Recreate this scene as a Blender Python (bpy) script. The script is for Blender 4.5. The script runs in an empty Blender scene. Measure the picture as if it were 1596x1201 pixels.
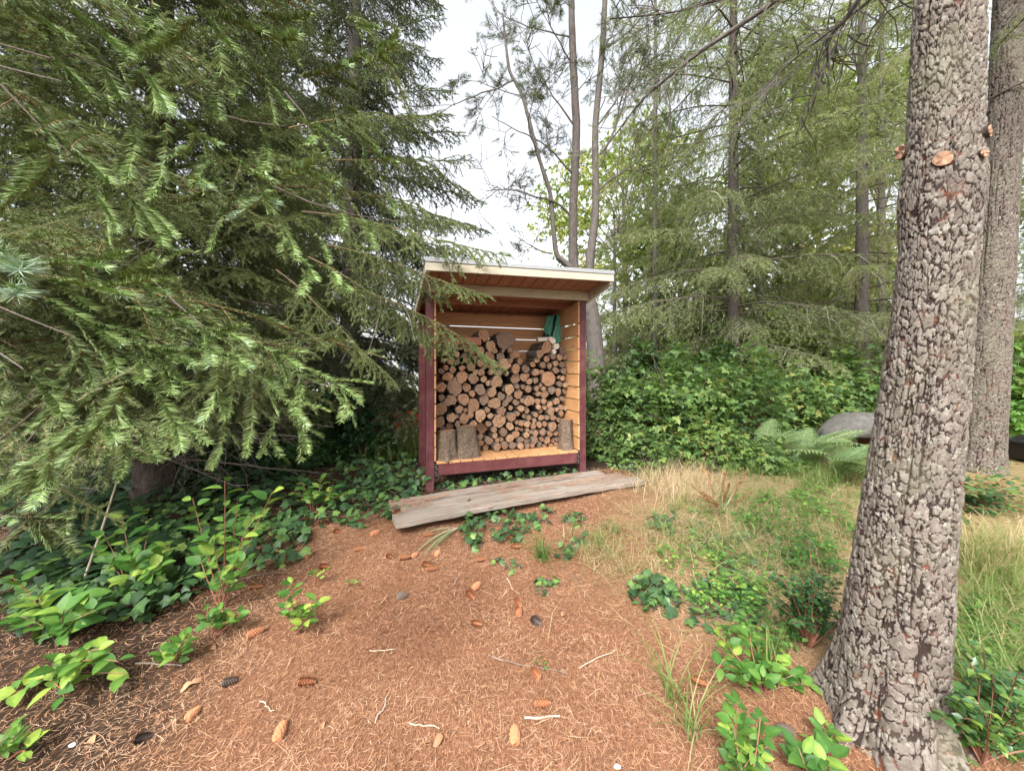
import bpy, math, random
import numpy as np
from mathutils import Matrix, Vector

C = bpy.context.scene.collection
R = math.radians
random.seed(5)
rng = np.random.default_rng(11)

# ------------------------------------------------------------------ camera, sky, sun, exposure
H = 1.55            # eye height
FPX = 590.0         # focal length measured in photo pixels (1596 wide)
HOR = 575.0         # horizon row in the photo
sc = bpy.context.scene
cam = bpy.data.cameras.new('camera'); camo = bpy.data.objects.new('camera', cam); C.objects.link(camo)
cam.sensor_width = 36.0; cam.lens = FPX / 1596 * 36.0
cam.shift_y = -(600.5 - HOR) / 1596
cam.clip_start = 0.05; cam.clip_end = 800
camo.location = (0, 0, H); camo.rotation_euler = (R(90), 0, 0)
sc.camera = camo

SUN_EL, SUN_AZ = 47, 200
world = bpy.data.worlds.new('World'); sc.world = world; world.use_nodes = True
wn = world.node_tree.nodes; wl = world.node_tree.links; wn.clear()
sky = wn.new('ShaderNodeTexSky'); sky.sky_type = 'NISHITA'; sky.sun_disc = False
sky.sun_elevation = R(SUN_EL); sky.sun_rotation = R(SUN_AZ)
sky.air_density = 1.3; sky.dust_density = 5.0; sky.ozone_density = 1.0
hs = wn.new('ShaderNodeHueSaturation'); hs.inputs['Saturation'].default_value = 0.22
bg = wn.new('ShaderNodeBackground'); bg.inputs['Strength'].default_value = 0.15
wo = wn.new('ShaderNodeOutputWorld')
wl.new(sky.outputs[0], hs.inputs['Color']); wl.new(hs.outputs[0], bg.inputs['Color']); wl.new(bg.outputs[0], wo.inputs['Surface'])
sun = bpy.data.lights.new('sun', 'SUN'); sun.energy = 1.5; sun.angle = R(16); sun.color = (1.0, 0.96, 0.9)
suno = bpy.data.objects.new('sun', sun); C.objects.link(suno)
az = R(SUN_AZ)
sd = Vector((math.sin(az) * math.cos(R(SUN_EL)), math.cos(az) * math.cos(R(SUN_EL)), math.sin(R(SUN_EL))))
suno.rotation_euler = sd.to_track_quat('Z', 'Y').to_euler()
suno.location = (0, 0, 12)
sc.view_settings.view_transform = 'Standard'; sc.view_settings.look = 'None'
sc.view_settings.exposure = 1.57; sc.view_settings.gamma = 1.0; sc.view_settings.use_curve_mapping = False
sc.cycles.use_denoising = True
sc.cycles.max_bounces = 7; sc.cycles.diffuse_bounces = 5; sc.cycles.glossy_bounces = 2
sc.cycles.transmission_bounces = 3; sc.cycles.transparent_max_bounces = 4
sc.cycles.sample_clamp_indirect = 6

# ------------------------------------------------------------------ numeric helpers
def _h(i, j, k):
    n = (i.astype(np.int64) * 73856093) ^ (j.astype(np.int64) * 19349663) ^ (k.astype(np.int64) * 83492791)
    n = (n ^ (n >> 13)) * 1274126177
    n = n ^ (n >> 16)
    return (n & 0xffff) / 65535.0

def vnoise(x, y, z=None):
    x = np.asarray(x, float); y = np.asarray(y, float)
    z = np.zeros_like(x) if z is None else np.asarray(z, float) + 0 * x
    i, j, k = np.floor(x), np.floor(y), np.floor(z)
    a, b, c = x - i, y - j, z - k
    a = a * a * (3 - 2 * a); b = b * b * (3 - 2 * b); c = c * c * (3 - 2 * c)
    def L(p, q, t): return p + (q - p) * t
    r = L(L(L(_h(i, j, k), _h(i + 1, j, k), a), L(_h(i, j + 1, k), _h(i + 1, j + 1, k), a), b),
          L(L(_h(i, j, k + 1), _h(i + 1, j, k + 1), a), L(_h(i, j + 1, k + 1), _h(i + 1, j + 1, k + 1), a), b), c)
    return r

def fbm(x, y, z=None, o=3):
    s = 0; a = .5; t = 0
    for q in range(o):
        s = s + a * vnoise(np.asarray(x) * 2 ** q + 17.3 * q, np.asarray(y) * 2 ** q + 5.1 * q, None if z is None else np.asarray(z) * 2 ** q)
        t += a; a *= .5
    return s / t

def sstep(a, b, x):
    t = np.clip((np.asarray(x, float) - a) / (b - a), 0, 1); return t * t * (3 - 2 * t)

def gz(x, y):                                   # ground height
    x = np.asarray(x, float); y = np.asarray(y, float)
    near = np.exp(-(x * x + y * y) / 900.0)
    h = .2 * sstep(.8, 4.2, y) + .10 * (fbm(x / 1.1 + 9, y / 1.1 + 4) - .5) * near
    h = h + .035 * (fbm(x / .22 + 3, y / .22) - .5) * near
    h = h + .12 * sstep(.7, 1.4, x) * np.exp(-((y - 3.2) / 1.6) ** 2) * .4
    return h

def Wp(px, py, Z):                              # photo pixel + depth -> world point
    return np.array([(px - 798) / FPX * Z, Z, H + (HOR - py) / FPX * Z])

def G(px, py, lift=0.0):                        # photo pixel -> point on the ground
    dx, dz = (px - 798) / FPX, (HOR - py) / FPX
    t = 1.3 / -dz
    for _ in range(25):
        t = .5 * t + .5 * (float(gz(dx * t, t)) - H) / dz
    return np.array([dx * t, t, float(gz(dx * t, t)) + lift])

def nrm(v):
    v = np.asarray(v, float)
    return v / np.maximum(np.linalg.norm(v, axis=-1, keepdims=True), 1e-9)

def frames(y, up):                              # (n,3,3), columns side, along, normal
    y = nrm(y); x = nrm(np.cross(y, up)); z = np.cross(x, y)
    return np.stack([x, y, z], axis=-1)

class Geo:
    def __init__(self): self.V = []; self.F = []; self.M = []; self.A = {'tone': [], 'cell': []}; self.n = 0
    def add(self, V, F, m=0, tone=.5, cell=.5):
        V = np.asarray(V, float).reshape(-1, 3); F = np.asarray(F, int)
        self.V.append(V); self.F.append(F + self.n); self.M.append(np.full(len(F), m))
        self.A['tone'].append(np.broadcast_to(np.asarray(tone, float), (len(V),)))
        self.A['cell'].append(np.broadcast_to(np.asarray(cell, float), (len(V),)))
        self.n += len(V)
    def mesh(self, name, mats, smooth=False):
        me = bpy.data.meshes.new(name)
        V = np.concatenate(self.V).astype(np.float32)
        me.vertices.add(len(V)); me.vertices.foreach_set('co', V.ravel())
        lv = np.concatenate([f.ravel() for f in self.F]).astype(np.int32)
        tot = np.concatenate([np.full(len(f), f.shape[1]) for f in self.F]).astype(np.int32)
        st = np.concatenate([[0], np.cumsum(tot)[:-1]]).astype(np.int32)
        me.loops.add(len(lv)); me.loops.foreach_set('vertex_index', lv)
        me.polygons.add(len(tot)); me.polygons.foreach_set('loop_start', st)
        me.polygons.foreach_set('material_index', np.concatenate(self.M).astype(np.int32))
        me.polygons.foreach_set('use_smooth', np.full(len(tot), bool(smooth)))
        for k, a in self.A.items():
            at = me.attributes.new(k, 'FLOAT', 'POINT'); at.data.foreach_set('value', np.concatenate(a).astype(np.float32))
        for m in (mats if isinstance(mats, (list, tuple)) else [mats]): me.materials.append(m)
        me.update(calc_edges=True)
        return me
    def build(self, name, mats, parent=None, smooth=False):
        return mobj(name, self.mesh(name, mats, smooth), parent)

def mobj(name, me, parent=None, mw=None):
    o = bpy.data.objects.new(name, me); C.objects.link(o)
    if parent is not None: o.parent = parent
    if mw is not None: o.matrix_basis = mw
    return o

def mat4(R3, p, s=1.0):
    m = Matrix.Identity(4)
    for i in range(3):
        for j in range(3): m[i][j] = float(R3[i][j]) * (s if np.isscalar(s) else float(s[j]))
        m[i][3] = float(p[i])
    return m

def thing(name, label, cat, loc=(0, 0, 0), rz=0.0, group=None):
    o = bpy.data.objects.new(name, None); C.objects.link(o)
    o.empty_display_size = .1
    o.location = [float(a) for a in loc]; o.rotation_euler = (0, 0, rz)
    o['label'] = label; o['category'] = cat
    if group: o['group'] = group
    return o

def tag(o, label, cat, group=None, kind=None):
    o['label'] = label; o['category'] = cat
    if group: o['group'] = group
    if kind: o['kind'] = kind
    return o

def tube(P, r, n=5, cap=True):
    P = np.asarray(P, float); m = len(P); r = np.broadcast_to(np.asarray(r, float), (m,))
    T = np.gradient(P, axis=0); T = nrm(T)
    ref = np.array([0, 0, 1.0]) if abs(T[:, 2]).mean() < .8 else np.array([1.0, .13, 0])
    X = nrm(np.cross(T, ref)); Y = np.cross(X, T)
    a = np.linspace(0, 2 * np.pi, n, endpoint=False)
    V = P[:, None] + r[:, None, None] * (np.cos(a)[None, :, None] * X[:, None] + np.sin(a)[None, :, None] * Y[:, None])
    i = np.arange(m - 1)[:, None] * n; j = np.arange(n)[None]; j2 = (j + 1) % n
    F = np.stack([i + j, i + j2, i + n + j2, i + n + j], -1).reshape(-1, 4)
    return V.reshape(-1, 3), F

def inst(T, F, P, Rm, S):
    T = np.asarray(T, float); F = np.asarray(F); n = len(P)
    S = np.asarray(S, float)
    if S.ndim == 1: S = S[:, None] * np.ones(3)
    V = np.einsum('nij,nkj->nki', Rm, T[None] * S[:, None, :]) + P[:, None]
    FF = (F[None] + (np.arange(n) * len(T))[:, None, None]).reshape(-1, F.shape[1])
    return V.reshape(-1, 3), FF

# ------------------------------------------------------------------ materials
def new_mat(name):
    m = bpy.data.materials.new(name); m.use_nodes = True
    nt = m.node_tree; nt.nodes.clear()
    return m, nt, nt.nodes, nt.links

def ramp(nt, stops):
    r = nt.nodes.new('ShaderNodeValToRGB'); cr = r.color_ramp
    while len(cr.elements) > 1: cr.elements.remove(cr.elements[-1])
    cr.elements[0].position = stops[0][0]; cr.elements[0].color = (*stops[0][1], 1)
    for p, c in stops[1:]:
        e = cr.elements.new(p); e.color = (*c, 1)
    return r

def math_n(nt, op, a, b=None, clamp=False):
    n = nt.nodes.new('ShaderNodeMath'); n.operation = op; n.use_clamp = clamp
    for i, v in enumerate((a, b)):
        if v is None: continue
        if isinstance(v, (int, float)): n.inputs[i].default_value = v
        else: nt.links.new(v, n.inputs[i])
    return n.outputs[0]

def noise_n(nt, scale, detail=3, vec=None, rough=.55):
    n = nt.nodes.new('ShaderNodeTexNoise'); n.inputs['Scale'].default_value = scale
    n.inputs['Detail'].default_value = detail; n.inputs['Roughness'].default_value = rough
    if vec is not None: nt.links.new(vec, n.inputs['Vector'])
    return n.outputs['Fac']

def mixc(nt, f, a, b, mode='MIX'):
    n = nt.nodes.new('ShaderNodeMix'); n.data_type = 'RGBA'; n.blend_type = mode
    for k, v in ((0, f), (6, a), (7, b)):
        if isinstance(v, (int, float)): n.inputs[k].default_value = v
        elif isinstance(v, tuple): n.inputs[k].default_value = (*v, 1)
        else: nt.links.new(v, n.inputs[k])
    return n.outputs[2]

def coords(nt, scale=(1, 1, 1), kind='Object'):
    t = nt.nodes.new('ShaderNodeTexCoord'); m = nt.nodes.new('ShaderNodeMapping')
    m.inputs['Scale'].default_value = scale; nt.links.new(t.outputs[kind], m.inputs[0])
    return m.outputs[0]

def finish(nt, col, rough=.7, spec=.3, bump=None, bstr=.3, bdist=.01, transl=0.0, metal=0.0, coat=0.0):
    p = nt.nodes.new('ShaderNodeBsdfPrincipled'); out = nt.nodes.new('ShaderNodeOutputMaterial')
    if isinstance(col, tuple): p.inputs['Base Color'].default_value = (*col, 1)
    else: nt.links.new(col, p.inputs['Base Color'])
    if isinstance(rough, (int, float)): p.inputs['Roughness'].default_value = rough
    else: nt.links.new(rough, p.inputs['Roughness'])
    p.inputs['Specular IOR Level'].default_value = spec; p.inputs['Metallic'].default_value = metal
    p.inputs['Coat Weight'].default_value = coat
    if bump is not None:
        b = nt.nodes.new('ShaderNodeBump'); b.inputs['Strength'].default_value = bstr; b.inputs['Distance'].default_value = bdist
        nt.links.new(bump, b.inputs['Height']); nt.links.new(b.outputs[0], p.inputs['Normal'])
    if transl > 0:
        t = nt.nodes.new('ShaderNodeBsdfTranslucent'); mx = nt.nodes.new('ShaderNodeMixShader'); mx.inputs[0].default_value = transl
        if isinstance(col, tuple): t.inputs[0].default_value = (*col, 1)
        else: nt.links.new(mixc(nt, .4, col, (.35, .5, .05)), t.inputs[0])
        nt.links.new(p.outputs[0], mx.inputs[1]); nt.links.new(t.outputs[0], mx.inputs[2]); nt.links.new(mx.outputs[0], out.inputs[0])
    else: nt.links.new(p.outputs[0], out.inputs[0])

def leaf_mat(name, stops, rough=.45, transl=.25, objvar=.5, patch=1.2, spec=.28, fine=0):
    m, nt, N, L = new_mat(name)
    a = N.new('ShaderNodeAttribute'); a.attribute_name = 'tone'
    oi = N.new('ShaderNodeObjectInfo')
    v = math_n(nt, 'ADD', a.outputs['Fac'], math_n(nt, 'MULTIPLY', math_n(nt, 'SUBTRACT', oi.outputs['Random'], .5), objvar))
    if patch:
        g = N.new('ShaderNodeNewGeometry')
        v = math_n(nt, 'ADD', v, math_n(nt, 'MULTIPLY', math_n(nt, 'SUBTRACT', noise_n(nt, patch, 2, g.outputs['Position']), .5), .6))
    if fine:
        tc_ = N.new('ShaderNodeTexCoord'); v = math_n(nt, 'ADD', v, math_n(nt, 'MULTIPLY', math_n(nt, 'SUBTRACT', noise_n(nt, fine, 4, tc_.outputs['Object'], .7), .5), .45))
    r = ramp(nt, stops); L.new(v, r.inputs[0])
    finish(nt, r.outputs[0], rough, spec, transl=transl)
    return m

M_needle = leaf_mat('spruce_needles', [(0, (.09, .055, .025)), (.1, (.055, .06, .024)), (.4, (.09, .125, .045)), (.7, (.155, .205, .07)), (1, (.27, .32, .14))], .5, .12, .35)  # darker than the near copy: shade behind the front shoots put into colour
M_needlen = leaf_mat('near_spruce_needles', [(0, (.10, .09, .04)), (.15, (.09, .12, .045)), (.45, (.15, .215, .068)), (.75, (.265, .37, .12)), (.9, (.35, .47, .22)), (1, (.36, .48, .36))], .45, .15, .25)  # brighter copy of the spruce needles: foreground light put into colour; bluish tips real
M_needle_mid = leaf_mat('fir_needles', [(0, (.05, .065, .03)), (.45, (.155, .19, .08)), (.8, (.24, .28, .12)), (1, (.3, .33, .15))], .55, .3, .5)
M_needle_dark = leaf_mat('dark_fir_needles', [(0, (.035, .042, .024)), (.5, (.07, .085, .04)), (1, (.13, .155, .07))], .55, .15, .5)
M_needle_hazed = leaf_mat('hazed_fir_needles', [(0, (.08, .10, .04)), (.5, (.24, .265, .11)), (1, (.38, .38, .19))], .55, .5, .5)  # pale, translucent needles: background haze put into the colour
M_salal = leaf_mat('salal_leaves', [(0, (.025, .07, .02)), (.4, (.05, .14, .025)), (.75, (.12, .24, .045)), (1, (.28, .37, .06))], .5, .3, .7, fine=5)
M_ivy = leaf_mat('ivy_leaves', [(0, (.016, .038, .018)), (.45, (.035, .078, .03)), (.8, (.085, .165, .05)), (1, (.19, .28, .06))], .45, .15, .7, fine=4)
M_bramble = leaf_mat('bramble_leaves', [(0, (.03, .06, .02)), (.4, (.065, .125, .04)), (.75, (.135, .22, .06)), (.95, (.2, .27, .07)), (1, (.27, .27, .08))], .42, .3, .7, .9)
M_small = leaf_mat('small_evergreen_leaves', [(0, (.02, .055, .02)), (.5, (.05, .12, .04)), (1, (.2, .3, .05))], .3, .2, .6)
M_maple = leaf_mat('broad_tree_leaves', [(0, (.07, .11, .03)), (.5, (.16, .22, .06)), (.85, (.32, .36, .10)), (1, (.5, .44, .16))], .5, .45, .5, .35)
M_fern = leaf_mat('fern_leaves', [(0, (.13, .22, .10)), (.6, (.20, .29, .115)), (.85, (.30, .34, .14)), (1, (.4, .28, .08))], .5, .3, .5)
M_grass = leaf_mat('grass_blades', [(0, (.06, .12, .03)), (.4, (.13, .21, .05)), (.65, (.34, .29, .14)), (1, (.54, .40, .26))], .6, .3, .2, .8)
M_litter = leaf_mat('fallen_needles', [(0, (.05, .026, .018)), (.25, (.17, .068, .035)), (.55, (.39, .195, .105)), (.85, (.52, .315, .19)), (1, (.6, .42, .29))], .75, 0.0, 0, 2.2, .15)
M_rust = leaf_mat('dry_rust_seed_heads', [(0, (.2, .09, .04)), (1, (.42, .24, .12))], .7, .2, .4)
M_deadleaf = leaf_mat('dead_leaves', [(0, (.16, .07, .035)), (1, (.42, .24, .13))], .7, .1, .9)

def bark_mat(name, c0, c1, sc=(12, 12, 3), bst=.6, rough=.85):
    m, nt, N, L = new_mat(name)
    v = coords(nt, sc, 'Object')
    f = noise_n(nt, 3.0, 5, v, .65)
    r = ramp(nt, [(.3, c0), (.62, c1)]); L.new(f, r.inputs[0])
    oi = N.new('ShaderNodeObjectInfo')
    c = mixc(nt, math_n(nt, 'MULTIPLY', oi.outputs['Random'], .35), r.outputs[0], (.2, .19, .17))
    finish(nt, c, rough, .2, bump=f, bstr=bst, bdist=.02)
    return m

M_bark = bark_mat('grey_brown_bark', (.035, .028, .025), (.11, .092, .082))
M_barkdark = bark_mat('dark_bark', (.03, .02, .016), (.11, .08, .065))
M_logbark = bark_mat('firewood_bark', (.035, .025, .02), (.19, .145, .11), (10, 4, 10))
M_twig = bark_mat('brown_twig', (.10, .055, .03), (.26, .15, .07), (20, 20, 20), .1)
M_twign = bark_mat('orange_young_twig', (.22, .11, .045), (.42, .24, .09), (20, 20, 20), .1)
M_deadtwig = bark_mat('dead_twig', (.12, .09, .075), (.28, .23, .19), (20, 20, 20), .1)
M_mosstwig = bark_mat('lichen_twig', (.12, .11, .08), (.34, .34, .24), (20, 20, 20), .1)
M_redstem = bark_mat('reddish_stem', (.18, .05, .035), (.3, .12, .06), (20, 20, 20), .1)
M_straw = bark_mat('straw_stick', (.3, .22, .15), (.55, .45, .34), (20, 20, 20), .1)

def pine_bark():
    m, nt, N, L = new_mat('pine_plate_bark')
    a = N.new('ShaderNodeAttribute'); a.attribute_name = 'tone'
    c = N.new('ShaderNodeAttribute'); c.attribute_name = 'cell'
    v = coords(nt, (1, 1, 1), 'Object')
    fine = noise_n(nt, 90, 6, v, .7); mid = noise_n(nt, 14, 3, v); big = noise_n(nt, 3.2, 3, v)
    plate = mixc(nt, c.outputs['Fac'], (.095, .078, .064), (.25, .222, .19))
    fr = ramp(nt, [(.38, (1, 1, 1)), (.56, (0, 0, 0))]); L.new(fine, fr.inputs[0]); plate = mixc(nt, math_n(nt, 'MULTIPLY', fr.outputs[0], .6), plate, (.10, .075, .065))
    lich = ramp(nt, [(.58, (0, 0, 0)), (.68, (1, 1, 1))]); L.new(noise_n(nt, 22, 4, v, .7), lich.inputs[0])
    plate = mixc(nt, math_n(nt, 'MULTIPLY', lich.outputs[0], .5), plate, (.40, .41, .35))
    red = ramp(nt, [(.56, (0, 0, 0)), (.68, (1, 1, 1))]); L.new(mid, red.inputs[0])
    crack = mixc(nt, red.outputs[0], (.03, .02, .017), (.13, .05, .03))  # red fissures are real bark; near-black part puts crevice shade into colour
    tr = ramp(nt, [(.18, (0, 0, 0)), (.5, (1, 1, 1))]); L.new(a.outputs['Fac'], tr.inputs[0])
    col = mixc(nt, tr.outputs[0], crack, plate)
    ol = ramp(nt, [(.5, (0, 0, 0)), (.72, (1, 1, 1))]); L.new(big, ol.inputs[0])
    col = mixc(nt, math_n(nt, 'MULTIPLY', ol.outputs[0], .5), col, (.17, .165, .11))
    finish(nt, col, .85, .2, bump=fine, bstr=.7, bdist=.006)
    return m
M_pine = pine_bark()
def round_bark():
    m, nt, N, L = new_mat('flaky_round_bark'); v = coords(nt, (1, 1, 1)); f = noise_n(nt, 38, 5, v, .75); b = noise_n(nt, 9, 3, v)
    r = ramp(nt, [(.34, (.045, .03, .022)), (.5, (.16, .11, .08)), (.62, (.27, .205, .16)), (.72, (.52, .47, .42))]); L.new(f, r.inputs[0])
    finish(nt, mixc(nt, b, r.outputs[0], (.13, .10, .07)), .85, .15, bump=f, bstr=1.0, bdist=.015); return m
M_round = round_bark()

def wood_mat(name, c0, c1, axis=0, weather=None, knots=True, sc=1.0, rough=.6, objv=.35):
    """painted or stained board: grain along the given local axis"""
    m, nt, N, L = new_mat(name)
    s = [26 * sc] * 3; s[axis] = 1.6 * sc
    oi = N.new('ShaderNodeObjectInfo')
    t = N.new('ShaderNodeTexCoord'); mp = N.new('ShaderNodeMapping'); mp.inputs['Scale'].default_value = s
    cb = N.new('ShaderNodeCombineXYZ')
    off = math_n(nt, 'MULTIPLY', oi.outputs['Random'], 40.0)
    for k in range(3): L.new(off, cb.inputs[k])
    L.new(t.outputs['Object'], mp.inputs[0]); L.new(cb.outputs[0], mp.inputs['Location'])
    g = noise_n(nt, 1.5, 6, mp.outputs[0], .7)
    r = ramp(nt, [(.3, c0), (.7, c1)]); L.new(g, r.inputs[0])
    col = mixc(nt, math_n(nt, 'MULTIPLY', oi.outputs['Random'], objv), r.outputs[0], tuple(.65 * a for a in c0))
    if knots:
        k = N.new('ShaderNodeTexVoronoi'); k.inputs['Scale'].default_value = 1.0
        s2 = [14.0] * 3; s2[axis] = 5.0
        mp2 = N.new('ShaderNodeMapping'); mp2.inputs['Scale'].default_value = s2
        L.new(t.outputs['Object'], mp2.inputs[0]); L.new(cb.outputs[0], mp2.inputs['Location']); L.new(mp2.outputs[0], k.inputs['Vector'])
        kr = ramp(nt, [(.10, (1, 1, 1)), (.18, (0, 0, 0))]); L.new(k.outputs['Distance'], kr.inputs[0])
        col = mixc(nt, math_n(nt, 'MULTIPLY', kr.outputs[0], .6), col, tuple(.35 * a for a in c0))
    if weather:
        w = noise_n(nt, 7, 5, t.outputs['Object'], .7)
        wr = ramp(nt, [(.45, (0, 0, 0)), (.7, (1, 1, 1))]); L.new(w, wr.inputs[0])
        col = mixc(nt, math_n(nt, 'MULTIPLY', wr.outputs[0], .6), col, weather)
    finish(nt, col, rough, .25, bump=g, bstr=.25, bdist=.003)
    return m

M_cedar_x = wood_mat('orange_stained_board_x', (.40, .18, .08), (.58, .31, .15), 0)
M_cedar_y = wood_mat('orange_stained_board_y', (.44, .21, .09), (.62, .36, .18), 1)
M_maroon = wood_mat('maroon_paint', (.062, .018, .022), (.125, .036, .042), 2, (.17, .085, .08), False, .8, .5, .1)
M_maroon_x = wood_mat('maroon_paint_x', (.10, .028, .032), (.135, .042, .042), 0, (.17, .075, .07), False, .8, .5, .1)
M_soffit = wood_mat('brown_pink_soffit', (.27, .115, .085), (.38, .18, .13), 1, None, True, 1, .6, .25)
M_cream = wood_mat('cream_paint', (.40, .36, .28), (.52, .47, .37), 0, (.36, .31, .24), False, .5, .6, .1)
M_plank = wood_mat('weathered_grey_plank', (.15, .125, .10), (.46, .41, .355), 0, (.28, .18, .125), True, 1, .9, .45)
M_oldboard = wood_mat('reddish_scrap_board', (.25, .10, .06), (.38, .17, .1), 0)

def plain(name, c, rough=.6, spec=.3, metal=0.0, ns=20, var=.3, coat=0.0):
    m, nt, N, L = new_mat(name)
    f = noise_n(nt, ns, 4, coords(nt))
    col = mixc(nt, f, tuple(a * (1 - var) for a in c), tuple(min(1, a * (1 + var)) for a in c))
    finish(nt, col, rough, spec, bump=f, bstr=.15, bdist=.003, metal=metal, coat=coat)
    return m
M_flash = plain('white_grey_metal_edge', (.33, .34, .35), .45, .4, .3, 6, .12)
M_roofing = plain('grey_roofing', (.22, .22, .22), .8)
M_dirt = plain('dirt', (.1, .07, .05), .9)
M_black = plain('black_bracket', (.02, .02, .022), .45)
M_screw = plain('screw_steel', (.6, .6, .58), .35, .5, .6)
M_tarp = plain('green_tarp', (.07, .25, .17), .4, .4, 0, 9, .35)
M_tarpdark = plain('dark_tarp_inside', (.02, .03, .045), .5, .4, 0, 9, .3)
M_birch = plain('pale_birch_wood', (.55, .49, .40), .7, .2, 0, 40, .25)
M_orange = plain('orange_barrier_mesh', (.75, .12, .03), .6)
M_render = plain('pale_building_wall', (.40, .42, .43), .7, .2, 0, 2, .06)
M_glass = plain('dark_window_glass', (.08, .1, .12), .1, .5)
M_cone = plain('orange_brown_cone_scales', (.42, .19, .095), .7, .15, 0, 110, .5)
M_conedark = plain('weathered_dark_cone_scales', (.17, .13, .11), .7, .2, 0, 60, .4)
M_cutknot = plain('cut_branch_wood', (.30, .18, .12), .9, .1, 0, 45, .85)
M_hull = plain('grey_boat_hull', (.11, .105, .095), .9, .1, 0, 14, .75)
M_hullred = plain('dark_red_boat_band', (.11, .06, .06), .5)
M_bag = plain('black_plastic', (.015, .015, .018), .25, .6, 0, 8, .2)
M_pebble = plain('white_pebble', (.7, .68, .64), .6)
M_lichen = plain('pale_green_lichen', (.42, .46, .31), .9, .1, 0, 80, .3)

def cut_end():
    m, nt, N, L = new_mat('sawn_log_end')
    t = N.new('ShaderNodeTexCoord'); oi = N.new('ShaderNodeObjectInfo')
    ns = noise_n(nt, 2.2, 3, t.outputs['Object'])
    sx = N.new('ShaderNodeSeparateXYZ'); L.new(t.outputs['Object'], sx.inputs[0])
    r2 = math_n(nt, 'SQRT', math_n(nt, 'ADD', math_n(nt, 'POWER', sx.outputs[0], 2.0), math_n(nt, 'POWER', sx.outputs[2], 2.0)))
    ring = math_n(nt, 'SINE', math_n(nt, 'MULTIPLY', math_n(nt, 'ADD', r2, math_n(nt, 'MULTIPLY', ns, .25)), 42.0))
    ring = math_n(nt, 'ADD', math_n(nt, 'MULTIPLY', ring, .5), .5)
    base = ramp(nt, [(0, (.15, .11, .085)), (.2, (.36, .20, .115)), (.4, (.23, .14, .09)), (.6, (.42, .27, .165)), (.8, (.30, .18, .115)), (1, (.19, .145, .115))]); L.new(oi.outputs['Random'], base.inputs[0])
    col = mixc(nt, math_n(nt, 'MULTIPLY', ring, .32), base.outputs[0], (.22, .11, .06))
    hr = ramp(nt, [(.0, (1, 1, 1)), (.3, (0, 0, 0))]); L.new(r2, hr.inputs[0])
    col = mixc(nt, math_n(nt, 'MULTIPLY', hr.outputs[0], .3), col, (.5, .2, .1))
    dirt = ramp(nt, [(.5, (0, 0, 0)), (.68, (1, 1, 1))])
    mv = N.new('ShaderNodeVectorMath'); mv.operation = 'ADD'; L.new(t.outputs['Object'], mv.inputs[0])
    cb = N.new('ShaderNodeCombineXYZ'); L.new(math_n(nt, 'MULTIPLY', oi.outputs['Random'], 50.0), cb.inputs[0]); L.new(cb.outputs[0], mv.inputs[1])
    L.new(noise_n(nt, 2.6, 5, mv.outputs[0], .7), dirt.inputs[0])
    col = mixc(nt, math_n(nt, 'MULTIPLY', dirt.outputs[0], .6), col, (.13, .08, .055))
    # radial drying cracks
    an = math_n(nt, 'ARCTAN2', sx.outputs[0], sx.outputs[2])
    w = N.new('ShaderNodeTexNoise'); w.noise_dimensions = '1D'; w.inputs['Scale'].default_value = 3.4; w.inputs['Detail'].default_value = 1
    L.new(math_n(nt, 'ADD', an, math_n(nt, 'MULTIPLY', oi.outputs['Random'], 30.0)), w.inputs['W'])
    ck = ramp(nt, [(.66, (0, 0, 0)), (.70, (1, 1, 1))]); L.new(w.outputs['Fac'], ck.inputs[0])
    ckf = math_n(nt, 'MULTIPLY', ck.outputs[0], math_n(nt, 'LESS_THAN', r2, .8))
    col = mixc(nt, math_n(nt, 'MULTIPLY', ckf, .8), col, (.05, .03, .02))
    finish(nt, col, .8, .15, bump=ring, bstr=.3, bdist=.02)
    return m
M_cut = cut_end()

def ground_mat():
    m, nt, N, L = new_mat('forest_floor')
    v = coords(nt, (1, 1, 1), 'Object')
    big = noise_n(nt, .8, 4, v); mid = noise_n(nt, 6, 4, v)
    # short strokes in two directions read as matted needles
    def strokes(rot, sc):
        t = N.new('ShaderNodeTexCoord'); mp = N.new('ShaderNodeMapping'); mp.inputs['Rotation'].default_value = (0, 0, rot); mp.inputs['Scale'].default_value = sc
        L.new(t.outputs['Object'], mp.inputs[0])
        return noise_n(nt, 1, 3, mp.outputs[0], .8)
    s = math_n(nt, 'MAXIMUM', math_n(nt, 'MAXIMUM', strokes(.4, (260, 40, 100)), strokes(1.7, (240, 36, 100))), strokes(2.7, (250, 38, 100)))
    r = ramp(nt, [(.42, (.05, .026, .018)), (.54, (.17, .078, .043)), (.66, (.35, .185, .105)), (.78, (.48, .30, .19))]); L.new(s, r.inputs[0])
    col = mixc(nt, math_n(nt, 'MULTIPLY', mid, .35), r.outputs[0], (.11, .055, .033))
    a = N.new('ShaderNodeAttribute'); a.attribute_name = 'tone'     # grassy soil share
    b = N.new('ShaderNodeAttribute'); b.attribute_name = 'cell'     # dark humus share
    gc = mixc(nt, big, (.16, .15, .07), (.30, .24, .12))
    col = mixc(nt, math_n(nt, 'MULTIPLY', a.outputs['Fac'], .75), col, gc)
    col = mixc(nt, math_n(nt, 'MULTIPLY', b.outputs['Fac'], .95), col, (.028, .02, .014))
    finish(nt, col, .9, .1, bump=s, bstr=.6, bdist=.01)
    return m
M_ground = ground_mat()

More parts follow.
